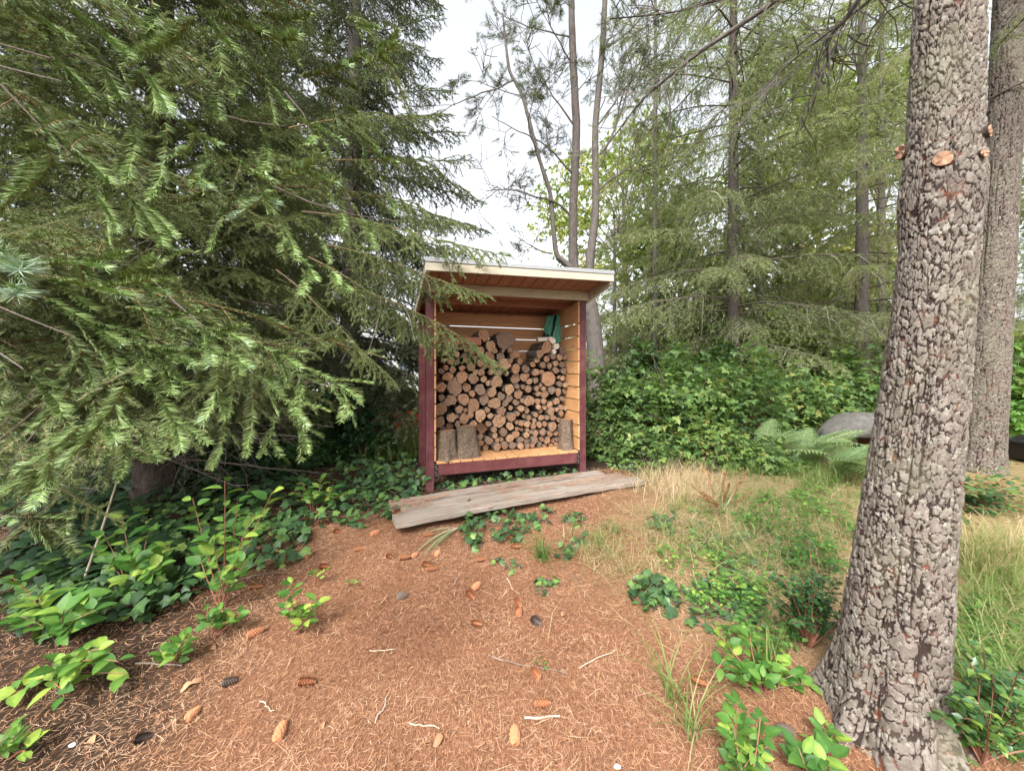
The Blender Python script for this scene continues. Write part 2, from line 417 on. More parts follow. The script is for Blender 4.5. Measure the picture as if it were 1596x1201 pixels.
# ------------------------------------------------------------------ ground
def build_ground():
    s = np.linspace(-1, 1, 280); xs = 1.2 * np.sinh(s * 4.75)
    t = np.linspace(0, 1, 330); ys = -4 + 5.0 * t + 2.2 * (np.exp(t * 4.25) - 1)
    X, Y = np.meshgrid(xs, ys); Z = gz(X, Y)
    n, m = X.shape
    i = np.arange(n - 1)[:, None] * m; j = np.arange(m - 1)[None]
    F = np.stack([i + j, i + j + 1, i + m + j + 1, i + m + j], -1).reshape(-1, 4)
    grassy = sstep(.25, 1.3, X - .35 * (Y - 2.6) + .8 * (fbm(X * 1.3, Y * 1.3) - .5)) * sstep(1.9, 2.7, Y + .6 * (X - .8))
    grassy = np.maximum(grassy, sstep(6.5, 8, Y))
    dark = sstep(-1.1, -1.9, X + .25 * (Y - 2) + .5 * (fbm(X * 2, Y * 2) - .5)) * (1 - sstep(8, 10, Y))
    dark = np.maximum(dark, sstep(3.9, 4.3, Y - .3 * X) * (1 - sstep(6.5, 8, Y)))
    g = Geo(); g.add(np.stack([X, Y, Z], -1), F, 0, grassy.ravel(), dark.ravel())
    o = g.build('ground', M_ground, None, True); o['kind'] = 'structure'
build_ground()

# ------------------------------------------------------------------ firewood shed
TH = R(19.0); SU = np.array([math.cos(TH), math.sin(TH)]); SV = np.array([-math.sin(TH), math.cos(TH)])
SA = np.array([-.947, 4.17]); SZ = .2; SW = 2.0; SD = .9
def hz(h): return h + H - SZ
def S2W(x, y, h): p = SA + SU * x + SV * y; return np.array([p[0], p[1], H + h])
shed = thing('firewood_shed', 'open-fronted maroon and orange timber firewood shed with a cream edged lean-to roof', 'shed', (SA[0], SA[1], SZ), TH)

BOXF = np.array([[0, 3, 2, 1], [4, 5, 6, 7], [0, 1, 5, 4], [1, 2, 6, 5], [2, 3, 7, 6], [3, 0, 4, 7]])
def boxV(x0, x1, y0, y1, z0, z1, f0=None, f1=None, ch=0.0):
    f0 = f0 or (lambda x, y: z0); f1 = f1 or (lambda x, y: z1)
    c = [(x0, y0), (x1, y0), (x1, y1), (x0, y1)]
    return np.array([(x, y, f0(x, y)) for x, y in c] + [(x, y, f1(x, y)) for x, y in c], float)

def sbox(name, m, x0, x1, y0, y1, z0, z1, f0=None, f1=None, parent=None, bev=.003, jit=.0):
    """box part; its origin is moved to its own centre so that grain differs from board to board"""
    V = boxV(x0, x1, y0, y1, z0, z1, f0, f1)
    if jit: V += rng.normal(0, jit, V.shape)
    c = V.mean(0); g = Geo(); g.add(V - c, BOXF)
    o = g.build(name, m, parent if parent is not None else shed); o.location = [float(a) for a in c]
    if bev:
        b = o.modifiers.new('bevel', 'BEVEL'); b.width = bev; b.segments = 1
    return o

def roofz(x, y): return hz(.957 - .21 * (y + .04) + .014 * x - .005)
for x0, y0 in ((0, 0), (SW - .089, 0), (0, SD - .089), (SW - .089, SD - .089)):
    sbox('post', M_maroon, x0, x0 + .089, y0, y0 + .089, -.15, 0, None, lambda x, y: roofz(x, y) - .004, bev=.004)
sbox('front_beam', M_maroon_x, .0895, SW - .0895, .001, .039, hz(-1.185), hz(-1.06))
sbox('back_beam', M_maroon_x, .0895, SW - .0895, SD - .04, SD - .002, hz(-1.185), hz(-1.06))
for x0 in (.091, SW - .133):
    b = sbox('corner_bracket', M_black, x0, x0 + .042, -.004, .0005, hz(-1.20), hz(-1.058), bev=0)
    for k, zz in enumerate((-.045, -.02, .02, .045)):
        g = Geo(); V, F = tube([(0, -.006, 0), (0, .003, 0)], [.0038, .0045], 8); g.add(V, F); g.add(V[:8], [[0, 1, 2, 3, 4, 5, 6, 7]])
        s_ = g.build('screw', M_screw, b); s_.location = (.006 * (-1) ** k, 0, zz)
nb = 13; wd = (SW - .222) / nb
for k in range(nb):
    sbox('floor_board', M_cedar_y, .111 + k * wd + .004, .111 + (k + 1) * wd - .004, -.004 + rng.normal(0, .002), SD - .113, hz(-1.0575), hz(-1.03), jit=.0008)
pitch = .161
for k in range(12):
    z0 = hz(-1.03 + .004 + k * pitch); z1 = z0 + pitch - .013
    for xa, nm in ((.0905, 'side_board'), (SW - .1105, 'side_board')):
        if k == 11: continue
        if k == 10: f1 = (lambda x, y: min(z1 + .12, roofz(x, y) - .006))
        else: f1 = None
        sbox(nm, M_cedar_y, xa, xa + .02, .004, SD - .113, z0, z1, None, f1, jit=.0012)
for k in range(11):
    z0 = hz(-1.03 + .004 + k * pitch); z1 = z0 + pitch - .012
    if k == 10: z1 = hz(.757)
    sbox('back_board', M_cedar_x, .0905, SW - .0905, SD - .110, SD - .0905, z0, z1, jit=.0012)
sbox('header_beam', M_cream, .0, SW + .017, -.040, -.002, 0, 0, lambda x, y: hz(.845 + .010 * x), lambda x, y: roofz(x, y) - .004)
sbox('purlin', M_soffit, .0, SW + .015, .36, .40, 0, 0, lambda x, y: roofz(x, y) - .072, lambda x, y: roofz(x, y) - .004)
sbox('rafter_tie', M_soffit, .0, SW + .015, SD - .087, SD - .05, 0, 0, lambda x, y: roofz(x, y) - .1, lambda x, y: roofz(x, y) - .004)
nb = 15; wd = (SW + .04) / nb
for k in range(nb):
    sbox('roof_board', M_soffit, -.02 + k * wd + .0035, -.02 + (k + 1) * wd - .0035, -.498, SD + .2, 0, 0, lambda x, y: roofz(x, y), lambda x, y: roofz(x, y) + .019, bev=.002)
for x0 in (-.06, SW + .02):
    sbox('rake_board', M_cream, x0, x0 + .04, -.499, SD + .2, 0, 0, lambda x, y: roofz(x, y) - .105, lambda x, y: roofz(x, y) + .02)
sbox('fascia_board', M_cream, -.06, SW + .06, -.522, -.5005, 0, 0, lambda x, y: hz(.955 + .024 * x), lambda x, y: hz(1.038 + .022 * x))
sbox('roof_edge_flashing', M_flash, -.066, SW + .066, -.530, -.5, 0, 0, lambda x, y: hz(1.0395 + .022 * x), lambda x, y: hz(1.082 + .0225 * x), bev=.004)
sbox('roof_covering', M_roofing, -.066, SW + .066, -.499, SD + .22, 0, 0, lambda x, y: roofz(x, y) + .0215, lambda x, y: roofz(x, y) + .034, bev=0)

# ------------------------------------------------------------------ firewood
LOGS = """710.7,540,3.7;718.5,541.5,3.5;728.5,543.2,5.5;747.8,546.6,6.9;754.2,522.1,8.7;764.7,538.6,7.5;763.4,556.8,8.2;780.3,556,6.2;784.4,546.4,2.8;788.5,529.5,13;
694.7,549.6,5.5;703,562.4,5.5;724,554,4.5;726.3,561.5,4;732.3,561,2.4;737.7,550,3.3;748.7,565.2,5.2;755.1,571,4.2;762.2,569.9,3.4;770.2,568.9,4.8;787.5,567,8.5;688.2,578,4.6;
720.3,573.4,4.2;750.5,580,5.4;766.6,579,5.4;778,580.8,5.3;698.4,587.3,7.5;720.4,587.3,8.3;738.2,590,7.7;754.3,590.5,4.8;761.6,596.6,4.4;774.4,595.1,9;687.8,603,7.4;708.5,604.7,11.3;
727.3,603,6.9;748.8,607,7.9;736,613.4,4.8;767.1,611.1,7.2;688.3,619.4,4.7;702.1,624.4,8.7;722.7,622.6,8.5;739.2,631.8,9.5;754.7,623,7.4;770.8,628.5,9.2;781.4,617.3,6;686.5,637.2,9.6;
715.8,637.7,6;725,639,3.5;703.9,650.5,7.1;724,652.4,7.2;733.8,646.6,4.5;748.8,647.4,8.6;759.8,638.6,4.4;764.3,647.9,4.4;684.5,657.8,8.6;701.1,663.8,5.6;713,660.6,4.1;691,668,4.4;
751.5,666.2,8.4;778.2,656.5,9.4;737.8,661.6,6;761.5,660.3,4.5;771.6,678.6,4.3;770.6,669.7,4.6;748.8,680,4.8;762.5,686.3,6.3;749.7,690.5,4.6;775.3,685.6,3.5;775.2,696.6,6;757,697,4.6;
745.5,699,4;802.4,552.3,7.3;803.8,574.6,6.9;819.8,574.6,6.1;790.1,582,3.6;830.4,567.7,4.3;837.2,560.5,4.7;841.8,551.2,5.7;851.9,541.1,8.7;852.4,559.5,4.8;846.9,569,4.9;835.4,580.4,5.6;
862.4,554.4,5;872.7,556.7,4.8;882.1,557.2,4.5;877,546.2,6;856.8,570,4.2;866.1,566.3,4.3;866.6,576.8,5;878.9,578.2,4.6;876.2,568,4.8;856,590.6,11.1;803.4,589.7,7.6;815.9,587.9,5.6;
825,594.3,4.6;835,592.5,4.2;842.6,599.8,3.6;872.1,598.4,4.3;881.7,599.8,4.2;877,589.2,4;870.9,587.8,2.6;794.0,606.6,7.4;806.6,602.4,3.9;807.9,613.9,6.8;824,606.2,5.4;815.2,602.6,3.4;
836.5,605.2,3.9;847.8,605.8,3.6;849.2,614.5,5.4;839.5,613.9,4.1;860.4,608,5.6;870.3,610.7,5.4;881,609,4;794.3,620.4,5;787.8,627.8,5.2;804.6,627,5;781.9,640.3,6.9;796,635.4,3.6;812.2,636.7,5;
825.2,624.9,8;814.6,624.4,3.6;837.9,625.4,4.6;839.8,634.2,4;847.9,625,4.3;857,630.5,4.8;867.4,625.5,5.4;876,621.4,3.8;858.7,641,5.7;875,634.6,4.8;868,638,3.2;882.4,636.3,3.3;848.5,634.5,3.8;
797.4,650,6.4;807.3,644.6,3.4;816.5,647.8,3.1;824.6,650.8,4;821.3,640.7,3.9;832.6,655.1,3.6;835.3,646.4,3.9;842.4,640.3,3.4;843.8,650.9,4.4;852.6,650.6,3.8;862.5,650.9,4.3;875,644.4,4;871,654,3.8;
795,663.8,6.0;806,668.3,3.2;812.7,659.8,4.3;805.2,658.2,3.2;812.6,668.5,3.2;822,660.4,5.1;831.6,664,4.5;840.6,661.8,4.3;849.2,660.9,4;861.4,664.4,6.6;821.8,669.8,3.2;828.0,673,3.1;804.0,676.6,5.6;
820.8,677.8,4.4;834.9,674.8,4.8;846.3,673,5.3;857.5,675.8,4.5;866.4,675.6,3.8;785.4,673.4,5.8;794.6,682.8,6;811.5,685.4,4.8;820.8,686.8,4.5;833.4,685.7,5.4;844.3,683.9,3.8;853.2,686.3,5;862.4,685.9,3.9;
787.4,694.2,5.7;811.4,695.2,5;799.4,694.2,5.2;822.3,695.4,4;781.3,684.6,3.4;830.5,694,3.4;840.6,692.4,4.1;849.2,694.3,3.3;858.4,693.5,3.7;868,684.5,3.3;867,692.5,3.5;695,573,4;706,576,5;712.5,552,4.5;713,564,4;
735,571.5,6;741,558,4;691,562,4;701.5,543,3.6;694,537.5,4;771,546,4.5;795,545,4;741.5,580,4.2;709.3,591,3.4;777,569,3;795.5,562,4;811,563.5,4.5;822,585,3.5;845,580,3.8;786,606,3.5;757,614.8,3.2;
733,640,3.2;712,649,3;786,650,3;716,669.5,4;729,671,5;720,681,5;705,673.5,4;701.5,684,4.5;710,692,4.5;690,682,5;724,692,5;734,683,5;738,693,5;874,663,4.5;875,672,4.5;875,681,4.5;874.5,690,4.5;883,662,4;883,672,4;882,683,4"""
logs = [tuple(float(a) for a in t.split(',')) for t in LOGS.replace('\n', '').split(';') if t.strip()]

def px_shed(px, py, d):                        # photo pixel -> shed coordinates on the plane y = d
    rx = (px - 798) / FPX; o = SA + SV * d
    A_ = np.array([[SU[0], -rx], [SU[1], -1.0]]); s, t = np.linalg.solve(A_, -o); 
    return s, t, (HOR - py) / FPX * t          # x, depth, height above the eye

def log_meshes(k):
    g = Geo(); n = 16; a = np.linspace(0, 2 * np.pi, n, endpoint=False)
    prof = 1 + .07 * rng.normal(size=n) + .07 * np.cos(2 * a + rng.random() * 6) + .04 * np.cos(3 * a + rng.random() * 6)
    ny = 7; ys = np.linspace(0, 1, ny)
    V = np.zeros((ny, n, 3))
    bend = rng.normal(0, .12, 2)
    for i, y in enumerate(ys):
        r = prof * (1 + .05 * rng.normal(size=n)) * (1 if i else .985)
        V[i, :, 0] = r * np.cos(a) + bend[0] * math.sin(y * 3); V[i, :, 2] = r * np.sin(a) + bend[1] * math.sin(y * 3); V[i, :, 1] = y
    ii = np.arange(ny - 1)[:, None] * n; j = np.arange(n)[None]; j2 = (j + 1) % n
    F = np.stack([ii + j, ii + j2, ii + n + j2, ii + n + j], -1).reshape(-1, 4)
    g.add(V, F); g.add(V[-1], [list(range(n))])
    bm = g.mesh('bark', M_logbark, True)
    g = Geo(); rr = [0, .35, .7, .9]
    P = [[0, -.006, 0]]
    for r in rr[1:]:
        for i in range(n): P.append([V[0, i, 0] * r, -.004 + .006 * rng.normal() * (r < .9), V[0, i, 2] * r])
    P = np.array(P); Fs3 = [[0, 1 + (i + 1) % n, 1 + i] for i in range(n)]
    F4 = [[1 + q * n + i, 1 + q * n + (i + 1) % n, 1 + (q + 1) * n + (i + 1) % n, 1 + (q + 1) * n + i] for q in range(2) for i in range(n)]
    g.add(P, Fs3); g.F[-1] = g.F[-1]; g.add(P, F4)
    edge = np.concatenate([P[1 + 2 * n:], V[0] + [0, .004, 0]])
    g.add(edge, [[i, (i + 1) % n, n + (i + 1) % n, n + i] for i in range(n)])
    cm = g.mesh('cut_face', M_cut, False)
    return bm, cm
LM = [log_meshes(k) for k in range(12)]

bands = {}
for q, (px, py, rp) in enumerate(logs): bands.setdefault(int((700 - py) // 12), []).append(q)
names = {}
ordn = lambda n: ('first second third fourth fifth sixth seventh eighth ninth tenth eleventh twelfth thirteenth fourteenth fifteenth sixteenth seventeenth eighteenth nineteenth twentieth'.split() + ['%dth' % k for k in range(21, 40)])[n]
for b, qs in bands.items():
    for i, q in enumerate(sorted(qs, key=lambda q: logs[q][0])):
        rp = logs[q][2]; size = 'thick' if rp > 8 else 'medium' if rp > 5 else 'thin'
        side = 'left post' if i < len(qs) / 2 else 'right wall'
        k = i if i < len(qs) / 2 else len(qs) - 1 - i
        names[q] = '%s sawn log, %s from the %s in the %s layer above the shed floor' % (size, ordn(k), side, ordn(max(0, b)))
for q, (px, py, rp) in enumerate(logs):
    d = .30 + float(rng.normal(0, .018)) + (.02 if rp < 4 else 0)
    if px > 872 and py > 655: d += .06
    if px < 760 and py > 662: d += .08
    s, t, h = px_shed(px, py, d)
    r = rp / FPX * t * 1.07
    ln = min(.40 + float(rng.normal(0, .02)), .775 - d)
    w = S2W(s, d, h)
    yaw = float(rng.normal(0, .035)); pit = float(rng.normal(0, .025))
    root = thing('log', names[q], 'firewood log', (w[0], w[1], w[2] - r), TH + yaw, 'firewood logs stacked in the shed')
    bm, cm = LM[int(rng.integers(12))]
    ang = float(rng.random() * 6.28); M = Matrix.Translation((0, 0, r)) @ Matrix.Rotation(pit, 4, 'X')
    for nm, me in (('bark', bm), ('cut_face', cm)):
        o = mobj(nm, me, root)
        o.matrix_basis = M @ Matrix.Rotation(ang * 0, 4, 'Y') @ Matrix.Diagonal((r * (1 + .06 * math.sin(ang)), ln, r * (1 - .06 * math.sin(ang)), 1))

def round_log(px0, px1, ytop, ybot, d, label, top_scale=.85):
    s, t, hb = px_shed((px0 + px1) / 2, ybot, d)
    r = (px1 - px0) / 2 / FPX * t; hh = (ybot - ytop) / FPX * t; zb = -1.03
    w = S2W(s, d + r * .6, zb)
    root = thing('chopping_round', label, 'chopping block', w, float(rng.random() * 6))
    n, m = 40, 26; a = np.linspace(0, 2 * np.pi, n, endpoint=False); zs = np.linspace(0, 1, m)
    A_, Z_ = np.meshgrid(a, zs)
    rr = r * (1 - (1 - top_scale) * Z_ ** .8) * (1 + .10 * np.cos(2 * A_ + px0) + .07 * np.cos(5 * A_ + 3 * Z_) + .22 * np.exp(-Z_ * 7) * (.5 + .5 * np.cos(4 * A_ + px0)) + .28 * (fbm(np.cos(A_) * 6 + px0, np.sin(A_) * 6, Z_ * 5) - .5) + .05 * (vnoise(np.cos(A_) * 14, np.sin(A_) * 14, Z_ * 9) - .5))
    V = np.stack([rr * np.cos(A_), rr * np.sin(A_), Z_ * hh], -1)
    ii = np.arange(m - 1)[:, None] * n; j = np.arange(n)[None]; j2 = (j + 1) % n
    F = np.stack([ii + j, ii + j2, ii + n + j2, ii + n + j], -1).reshape(-1, 4)
    tone = np.clip(.6 + 1.2 * (fbm(np.cos(A_) * 9, np.sin(A_) * 9, Z_ * 7) - .5), 0, 1)
    g = Geo(); g.add(V, F, 0, tone.ravel(), tone.ravel()[::-1]); g.build('bark', M_round, root, True)
    top = V[-1] * [.96, .96, 1] + [0, 0, .004]; c = np.array([[0, 0, hh + .004]])
    g = Geo(); P = np.concatenate([c, top]) - c; g.add(P[:, [0, 2, 1]] / r, [[0, 1 + i, 1 + (i + 1) % n] for i in range(n)])
    o = g.build('cut_face', M_cut, root); o.matrix_basis = Matrix.Translation((0, 0, hh + .002)) @ Matrix.Rotation(R(-90), 4, 'X') @ Matrix.Diagonal((r, r, r, 1)) @ Matrix.Diagonal((1, -1, 1, 1)) @ Matrix.Rotation(R(0), 4, 'X')
    return root
round_log(682, 714, 674, 718, .05, 'shorter chopping round on the shed floor beside the left post')
round_log(713, 747, 665, 713, .07, 'tallest fat chopping round, second from the left post on the shed floor', .8)
round_log(873, 897, 653, 699, .09, 'narrow upright chopping round in the right corner of the shed floor')

# odds and ends on top of the pile
def free_box(name, label, cat, c, size, rot, m, group=None):
    V = boxV(-size[0] / 2, size[0] / 2, -size[1] / 2, size[1] / 2, -size[2] / 2, size[2] / 2)
    g = Geo(); g.add(V, BOXF); o = g.build(name, m); o.location = [float(a) for a in c]; o.rotation_euler = rot
    b = o.modifiers.new('bevel', 'BEVEL'); b.width = .004; b.segments = 2
    return tag(o, label, cat, group)
s, t, h = px_shed(730, 531.5, .32); free_box('scrap_board', 'longer reddish scrap board lying on top of the left log pile', 'board', S2W(s, .36, h), (.31, .14, .095), (0, 0, TH), M_oldboard)
s, t, h = px_shed(700, 533, .32); free_box('scrap_board', 'short scrap board end against the left wall above the logs', 'board', S2W(s, .36, h), (.15, .14, .09), (0, .05, TH + .1), M_oldboard)
s, t, h = px_shed(850, 528, .34); free_box('split_log', 'flat pale split log lying crosswise on top of the right log pile', 'firewood log', S2W(s, .38, h), (.2, .1, .05), (0.1, -.05, TH - .1), M_birch)
for px, py, rr_, lb in ((861.5, 530, .045, 'white birch chunk, topmost, below the green tarp'), (867.5, 539.5, .04, 'white birch chunk, middle of three below the green tarp'), (864, 547.5, .034, 'white birch chunk, lowest of three below the green tarp')):
    s, t, h = px_shed(px, py, .28); n = 9; a = np.linspace(0, 2 * np.pi, n, endpoint=False)
    rad = rr_ * (1 + .22 * rng.normal(size=n) * .6)
    P = np.stack([rad * np.cos(a), np.zeros(n), rad * np.sin(a)], -1)
    g = Geo(); V = np.concatenate([P, P * [.95, 1, .9] + [0, .25, 0]])
    g.add(V, [[i, (i + 1) % n, n + (i + 1) % n, n + i] for i in range(n)]); g.add(P, [list(range(n))]); g.add(P * [.95, 1, .9] + [0, .25, 0], [list(range(n))[::-1]])
    o = g.build('birch_chunk', M_birch); o.location = [float(v) for v in S2W(s, .28, h)]; o.rotation_euler = (0, 0, TH + .05); tag(o, lb, 'firewood log')
g = Geo(); a0 = S2W(*[px_shed(716, 690, .17)[0], .17, -1.03]); a1 = S2W(px_shed(718.5, 664, .2)[0], .2, px_shed(718.5, 664, .2)[2])
V, F = tube([a0, a1], [.012, .009], 5); g.add(V, F); tag(g.build('stick', M_oldboard), 'thin orange brown stick leaning between the two left chopping rounds', 'stick')

# green tarp bag hung in the back right corner: folded cloth sheet with thickness
def tarp():
    root = thing('tarp', 'crumpled green tarp hanging in the back right corner of the shed', 'tarp', S2W(1.72, .70, .22))
    def sheet(cx, wtop, wbot, x_off, ztop, zbot, m, nm, dd, ph):
        n, k = 26, 24; g = Geo(); V = np.zeros((k, n, 3))
        for i in range(k):
            v = i / (k - 1); w_ = wtop + (wbot - wtop) * v ** .7
            for j in range(n):
                u = j / (n - 1) - .5
                fold = .022 * math.sin(u * 17 + ph + 1.5 * v) * (.4 + v) + .012 * math.sin(u * 39 + v * 6 + ph)
                V[i, j] = (cx + x_off * v + u * w_, dd + fold, ztop + (zbot - ztop) * v + .02 * math.sin(u * 8 + ph) * v)
        F = [[i * n + j, i * n + j + 1, (i + 1) * n + j + 1, (i + 1) * n + j] for i in range(k - 1) for j in range(n - 1)]
        g.add(V, F); o = g.build(nm, m, root, True); so = o.modifiers.new('solid', 'SOLIDIFY'); so.thickness = .003; so.offset = 0
        return o
    return root, sheet
troot, sheet = tarp()
def tb(px, py, d): s, t, h = px_shed(px, py, d); w = S2W(s, d, h); return w - np.array(troot.location)
troot.rotation_euler = (0, 0, 0)
def sheet_px(pts_top, pts_bot, d, m, nm, ph, nf=3):
    n, k = 30, 26; tl, tr_ = pts_top; bl, br = pts_bot; g = Geo(); V = np.zeros((k, n, 3))
    nv = np.array([SV[0], SV[1], 0])
    A0, A1, B0, B1 = tb(*tl, d), tb(*tr_, d), tb(*bl, d), tb(*br, d)
    for i in range(k):
        v = i / (k - 1)
        for j in range(n):
            u = j / (n - 1)
            p = (A0 * (1 - u) + A1 * u) * (1 - v) + (B0 * (1 - u) + B1 * u) * v
            V[i, j] = p + nv * (.02 * math.sin(u * nf * 6.28 + ph + v * 2) * (.5 + .5 * v) + .008 * math.sin(u * 31 + v * 9)) + np.array([0, 0, .012 * math.sin(u * 9 + ph) * v])
    F = [[i * n + j, i * n + j + 1, (i + 1) * n + j + 1, (i + 1) * n + j] for i in range(k - 1) for j in range(n - 1)]
    g.add(V, F); o = g.build(nm, m, troot, True); so = o.modifiers.new('solid', 'SOLIDIFY'); so.thickness = .003; so.offset = 0
sheet_px(((860, 491), (877, 491)), ((846, 527), (868, 529)), .60, M_tarpdark, 'tarp_lining', .5)
sheet_px(((853, 493), (865, 490)), ((847, 517), (858, 524)), .55, M_tarp, 'tarp_flap', 1.2, 2)
sheet_px(((869, 489), (880, 491)), ((859, 533), (881, 538)), .52, M_tarp, 'tarp_fold', 2.3, 2)

# ------------------------------------------------------------------ boardwalk planks in front of the shed
def plank(p0, p1, width_dir, w, th, label, warp=.01):
    p0 = np.array(p0, float); p1 = np.array(p1, float); L_ = np.linalg.norm(p1 - p0); ax = (p1 - p0) / L_
    root_loc = (p0 + p1) / 2; n = 24
    side = nrm(np.cross([0, 0, 1], ax)); up = np.cross(ax, side)
    g = Geo(); xs = np.linspace(-L_ / 2, L_ / 2, n); V = []
    for x in xs:
        e = .004 * rng.normal(); b = warp * math.cos(x / L_ * 5)
        for (a, c) in ((0, 0), (w, 0), (w, -th), (0, -th)): V.append((x, a + e * (a == 0), b + c + .002 * rng.normal()))
    F = []
    for i in range(n - 1):
        for j in range(4): F.append([i * 4 + j, i * 4 + (j + 1) % 4, (i + 1) * 4 + (j + 1) % 4, (i + 1) * 4 + j])
    g.add(V, F); g.add(V[:4], [[3, 2, 1, 0]]); g.add(V[-4:], [[0, 1, 2, 3]])
    o = g.build('plank', M_plank)
    o.matrix_basis = mat4(np.stack([ax, side, up], -1), root_loc)
    b = o.modifiers.new('bevel', 'BEVEL'); b.width = .004; b.segments = 1; b.limit_method = 'ANGLE'
    return tag(o, label, 'plank', 'weathered planks laid in front of the shed')
def PG(px, py, zrel): t = zrel / ((HOR - py) / FPX); return np.array([(px - 798) / FPX * t, t, H + zrel])
plank(PG(617, 814, -1.262), PG(1006, 747, -1.250), None, .215, .05, 'front weathered plank with a bare sawn right end beside the dry grass')
fp0, fp1 = PG(617, 814, -1.262), PG(1006, 747, -1.250); fdir = nrm(fp1 - fp0); fside = nrm(np.cross([0, 0, 1], fdir))
plank(fp0 + fside * .240 + fdir * .10 - np.array([0, 0, .010]), fp1 + fside * .240 - fdir * .06 - np.array([0, 0, .010]), None, .17, .05, 'middle weathered plank between the front one and the one by the shed', .006)
plank(fp0 + fside * .436 + fdir * .02 + np.array([0, 0, .004]), fp1 + fside * .436 - fdir * .22, None, .15, .045, 'back weathered plank nearest the shed, covered in fallen needles', .008)

# ------------------------------------------------------------------ big pine with plated bark
def voro(wx, wy, ncell, salt, ys=.85):
    f1 = np.full(wx.shape, 9.0); f2 = np.full(wx.shape, 9.0); cid = np.zeros(wx.shape)
    ix, iy = np.floor(wx), np.floor(wy)
    for a in (-1, 0, 1):
        for b in (-1, 0, 1):
            cx, cy = ix + a, iy + b; cxm = np.mod(cx, ncell)
            jx = _h(cxm, cy, cx * 0 + 3 + salt); jy = _h(cxm, cy, cx * 0 + 7 + salt); rid = _h(cxm, cy, cx * 0 + 11 + salt)
            d = np.hypot(cx + jx - wx, (cy + jy - wy) * ys)
            m = d < f1; f2 = np.where(m, f1, np.minimum(f2, d)); cid = np.where(m, rid, cid); f1 = np.where(m, d, f1)
    return f1, f2, cid

def plates(ct, st, TT, zz, ncell, hc):
    q = fbm(ct * 5, st * 5, zz * 6); q2 = fbm(ct * 5 + 31, st * 5, zz * 6 + 9); k = 60 * .17
    n1 = vnoise(ct * k * 2, st * k * 2, zz * 45) - .5; n2 = vnoise(ct * k * 2 + 50, st * k * 2, zz * 45) - .5
    n3 = vnoise(ct * k * 5, st * k * 5, zz * 140) - .5; n4 = vnoise(ct * k * 5 + 50, st * k * 5, zz * 140) - .5
    wx = TT / (2 * np.pi) * ncell + (q - .5) * 2.0 + n1 * .45 + n3 * .22; wy = zz / hc + (q2 - .5) * 2.4 + n2 * .45 + n4 * .22
    f1, f2, cid = voro(wx, wy, ncell, 0, .8)
    g1, g2, cid2 = voro(wx * 2, wy * 2.4, ncell * 2, 5)
    edge = sstep(.05, .21, f2 - f1); edge2 = sstep(.01, .09, g2 - g1)
    fis = sstep(.015, .07, np.abs(fbm(ct * 7 + 40 + n1 * .5, st * 7, zz * 1.1, 2) - .5) * 2)
    rag = fbm(ct * 26, st * 26, zz * 150, 3)
    plate = edge * (.15 + .85 * fis); lift = .3 + .7 * cid
    disp = .0075 * plate * lift + .0020 * edge2 * plate * (.3 + .9 * cid2) + .009 * fis + .0022 * (rag - .5) - .010
    tone = np.clip(plate * (.80 + .20 * edge2) * (.72 + .5 * rag), 0, 1)
    return disp, tone, np.clip(.5 * cid + .5 * cid2 + .5 * (rag - .5), 0, 1)

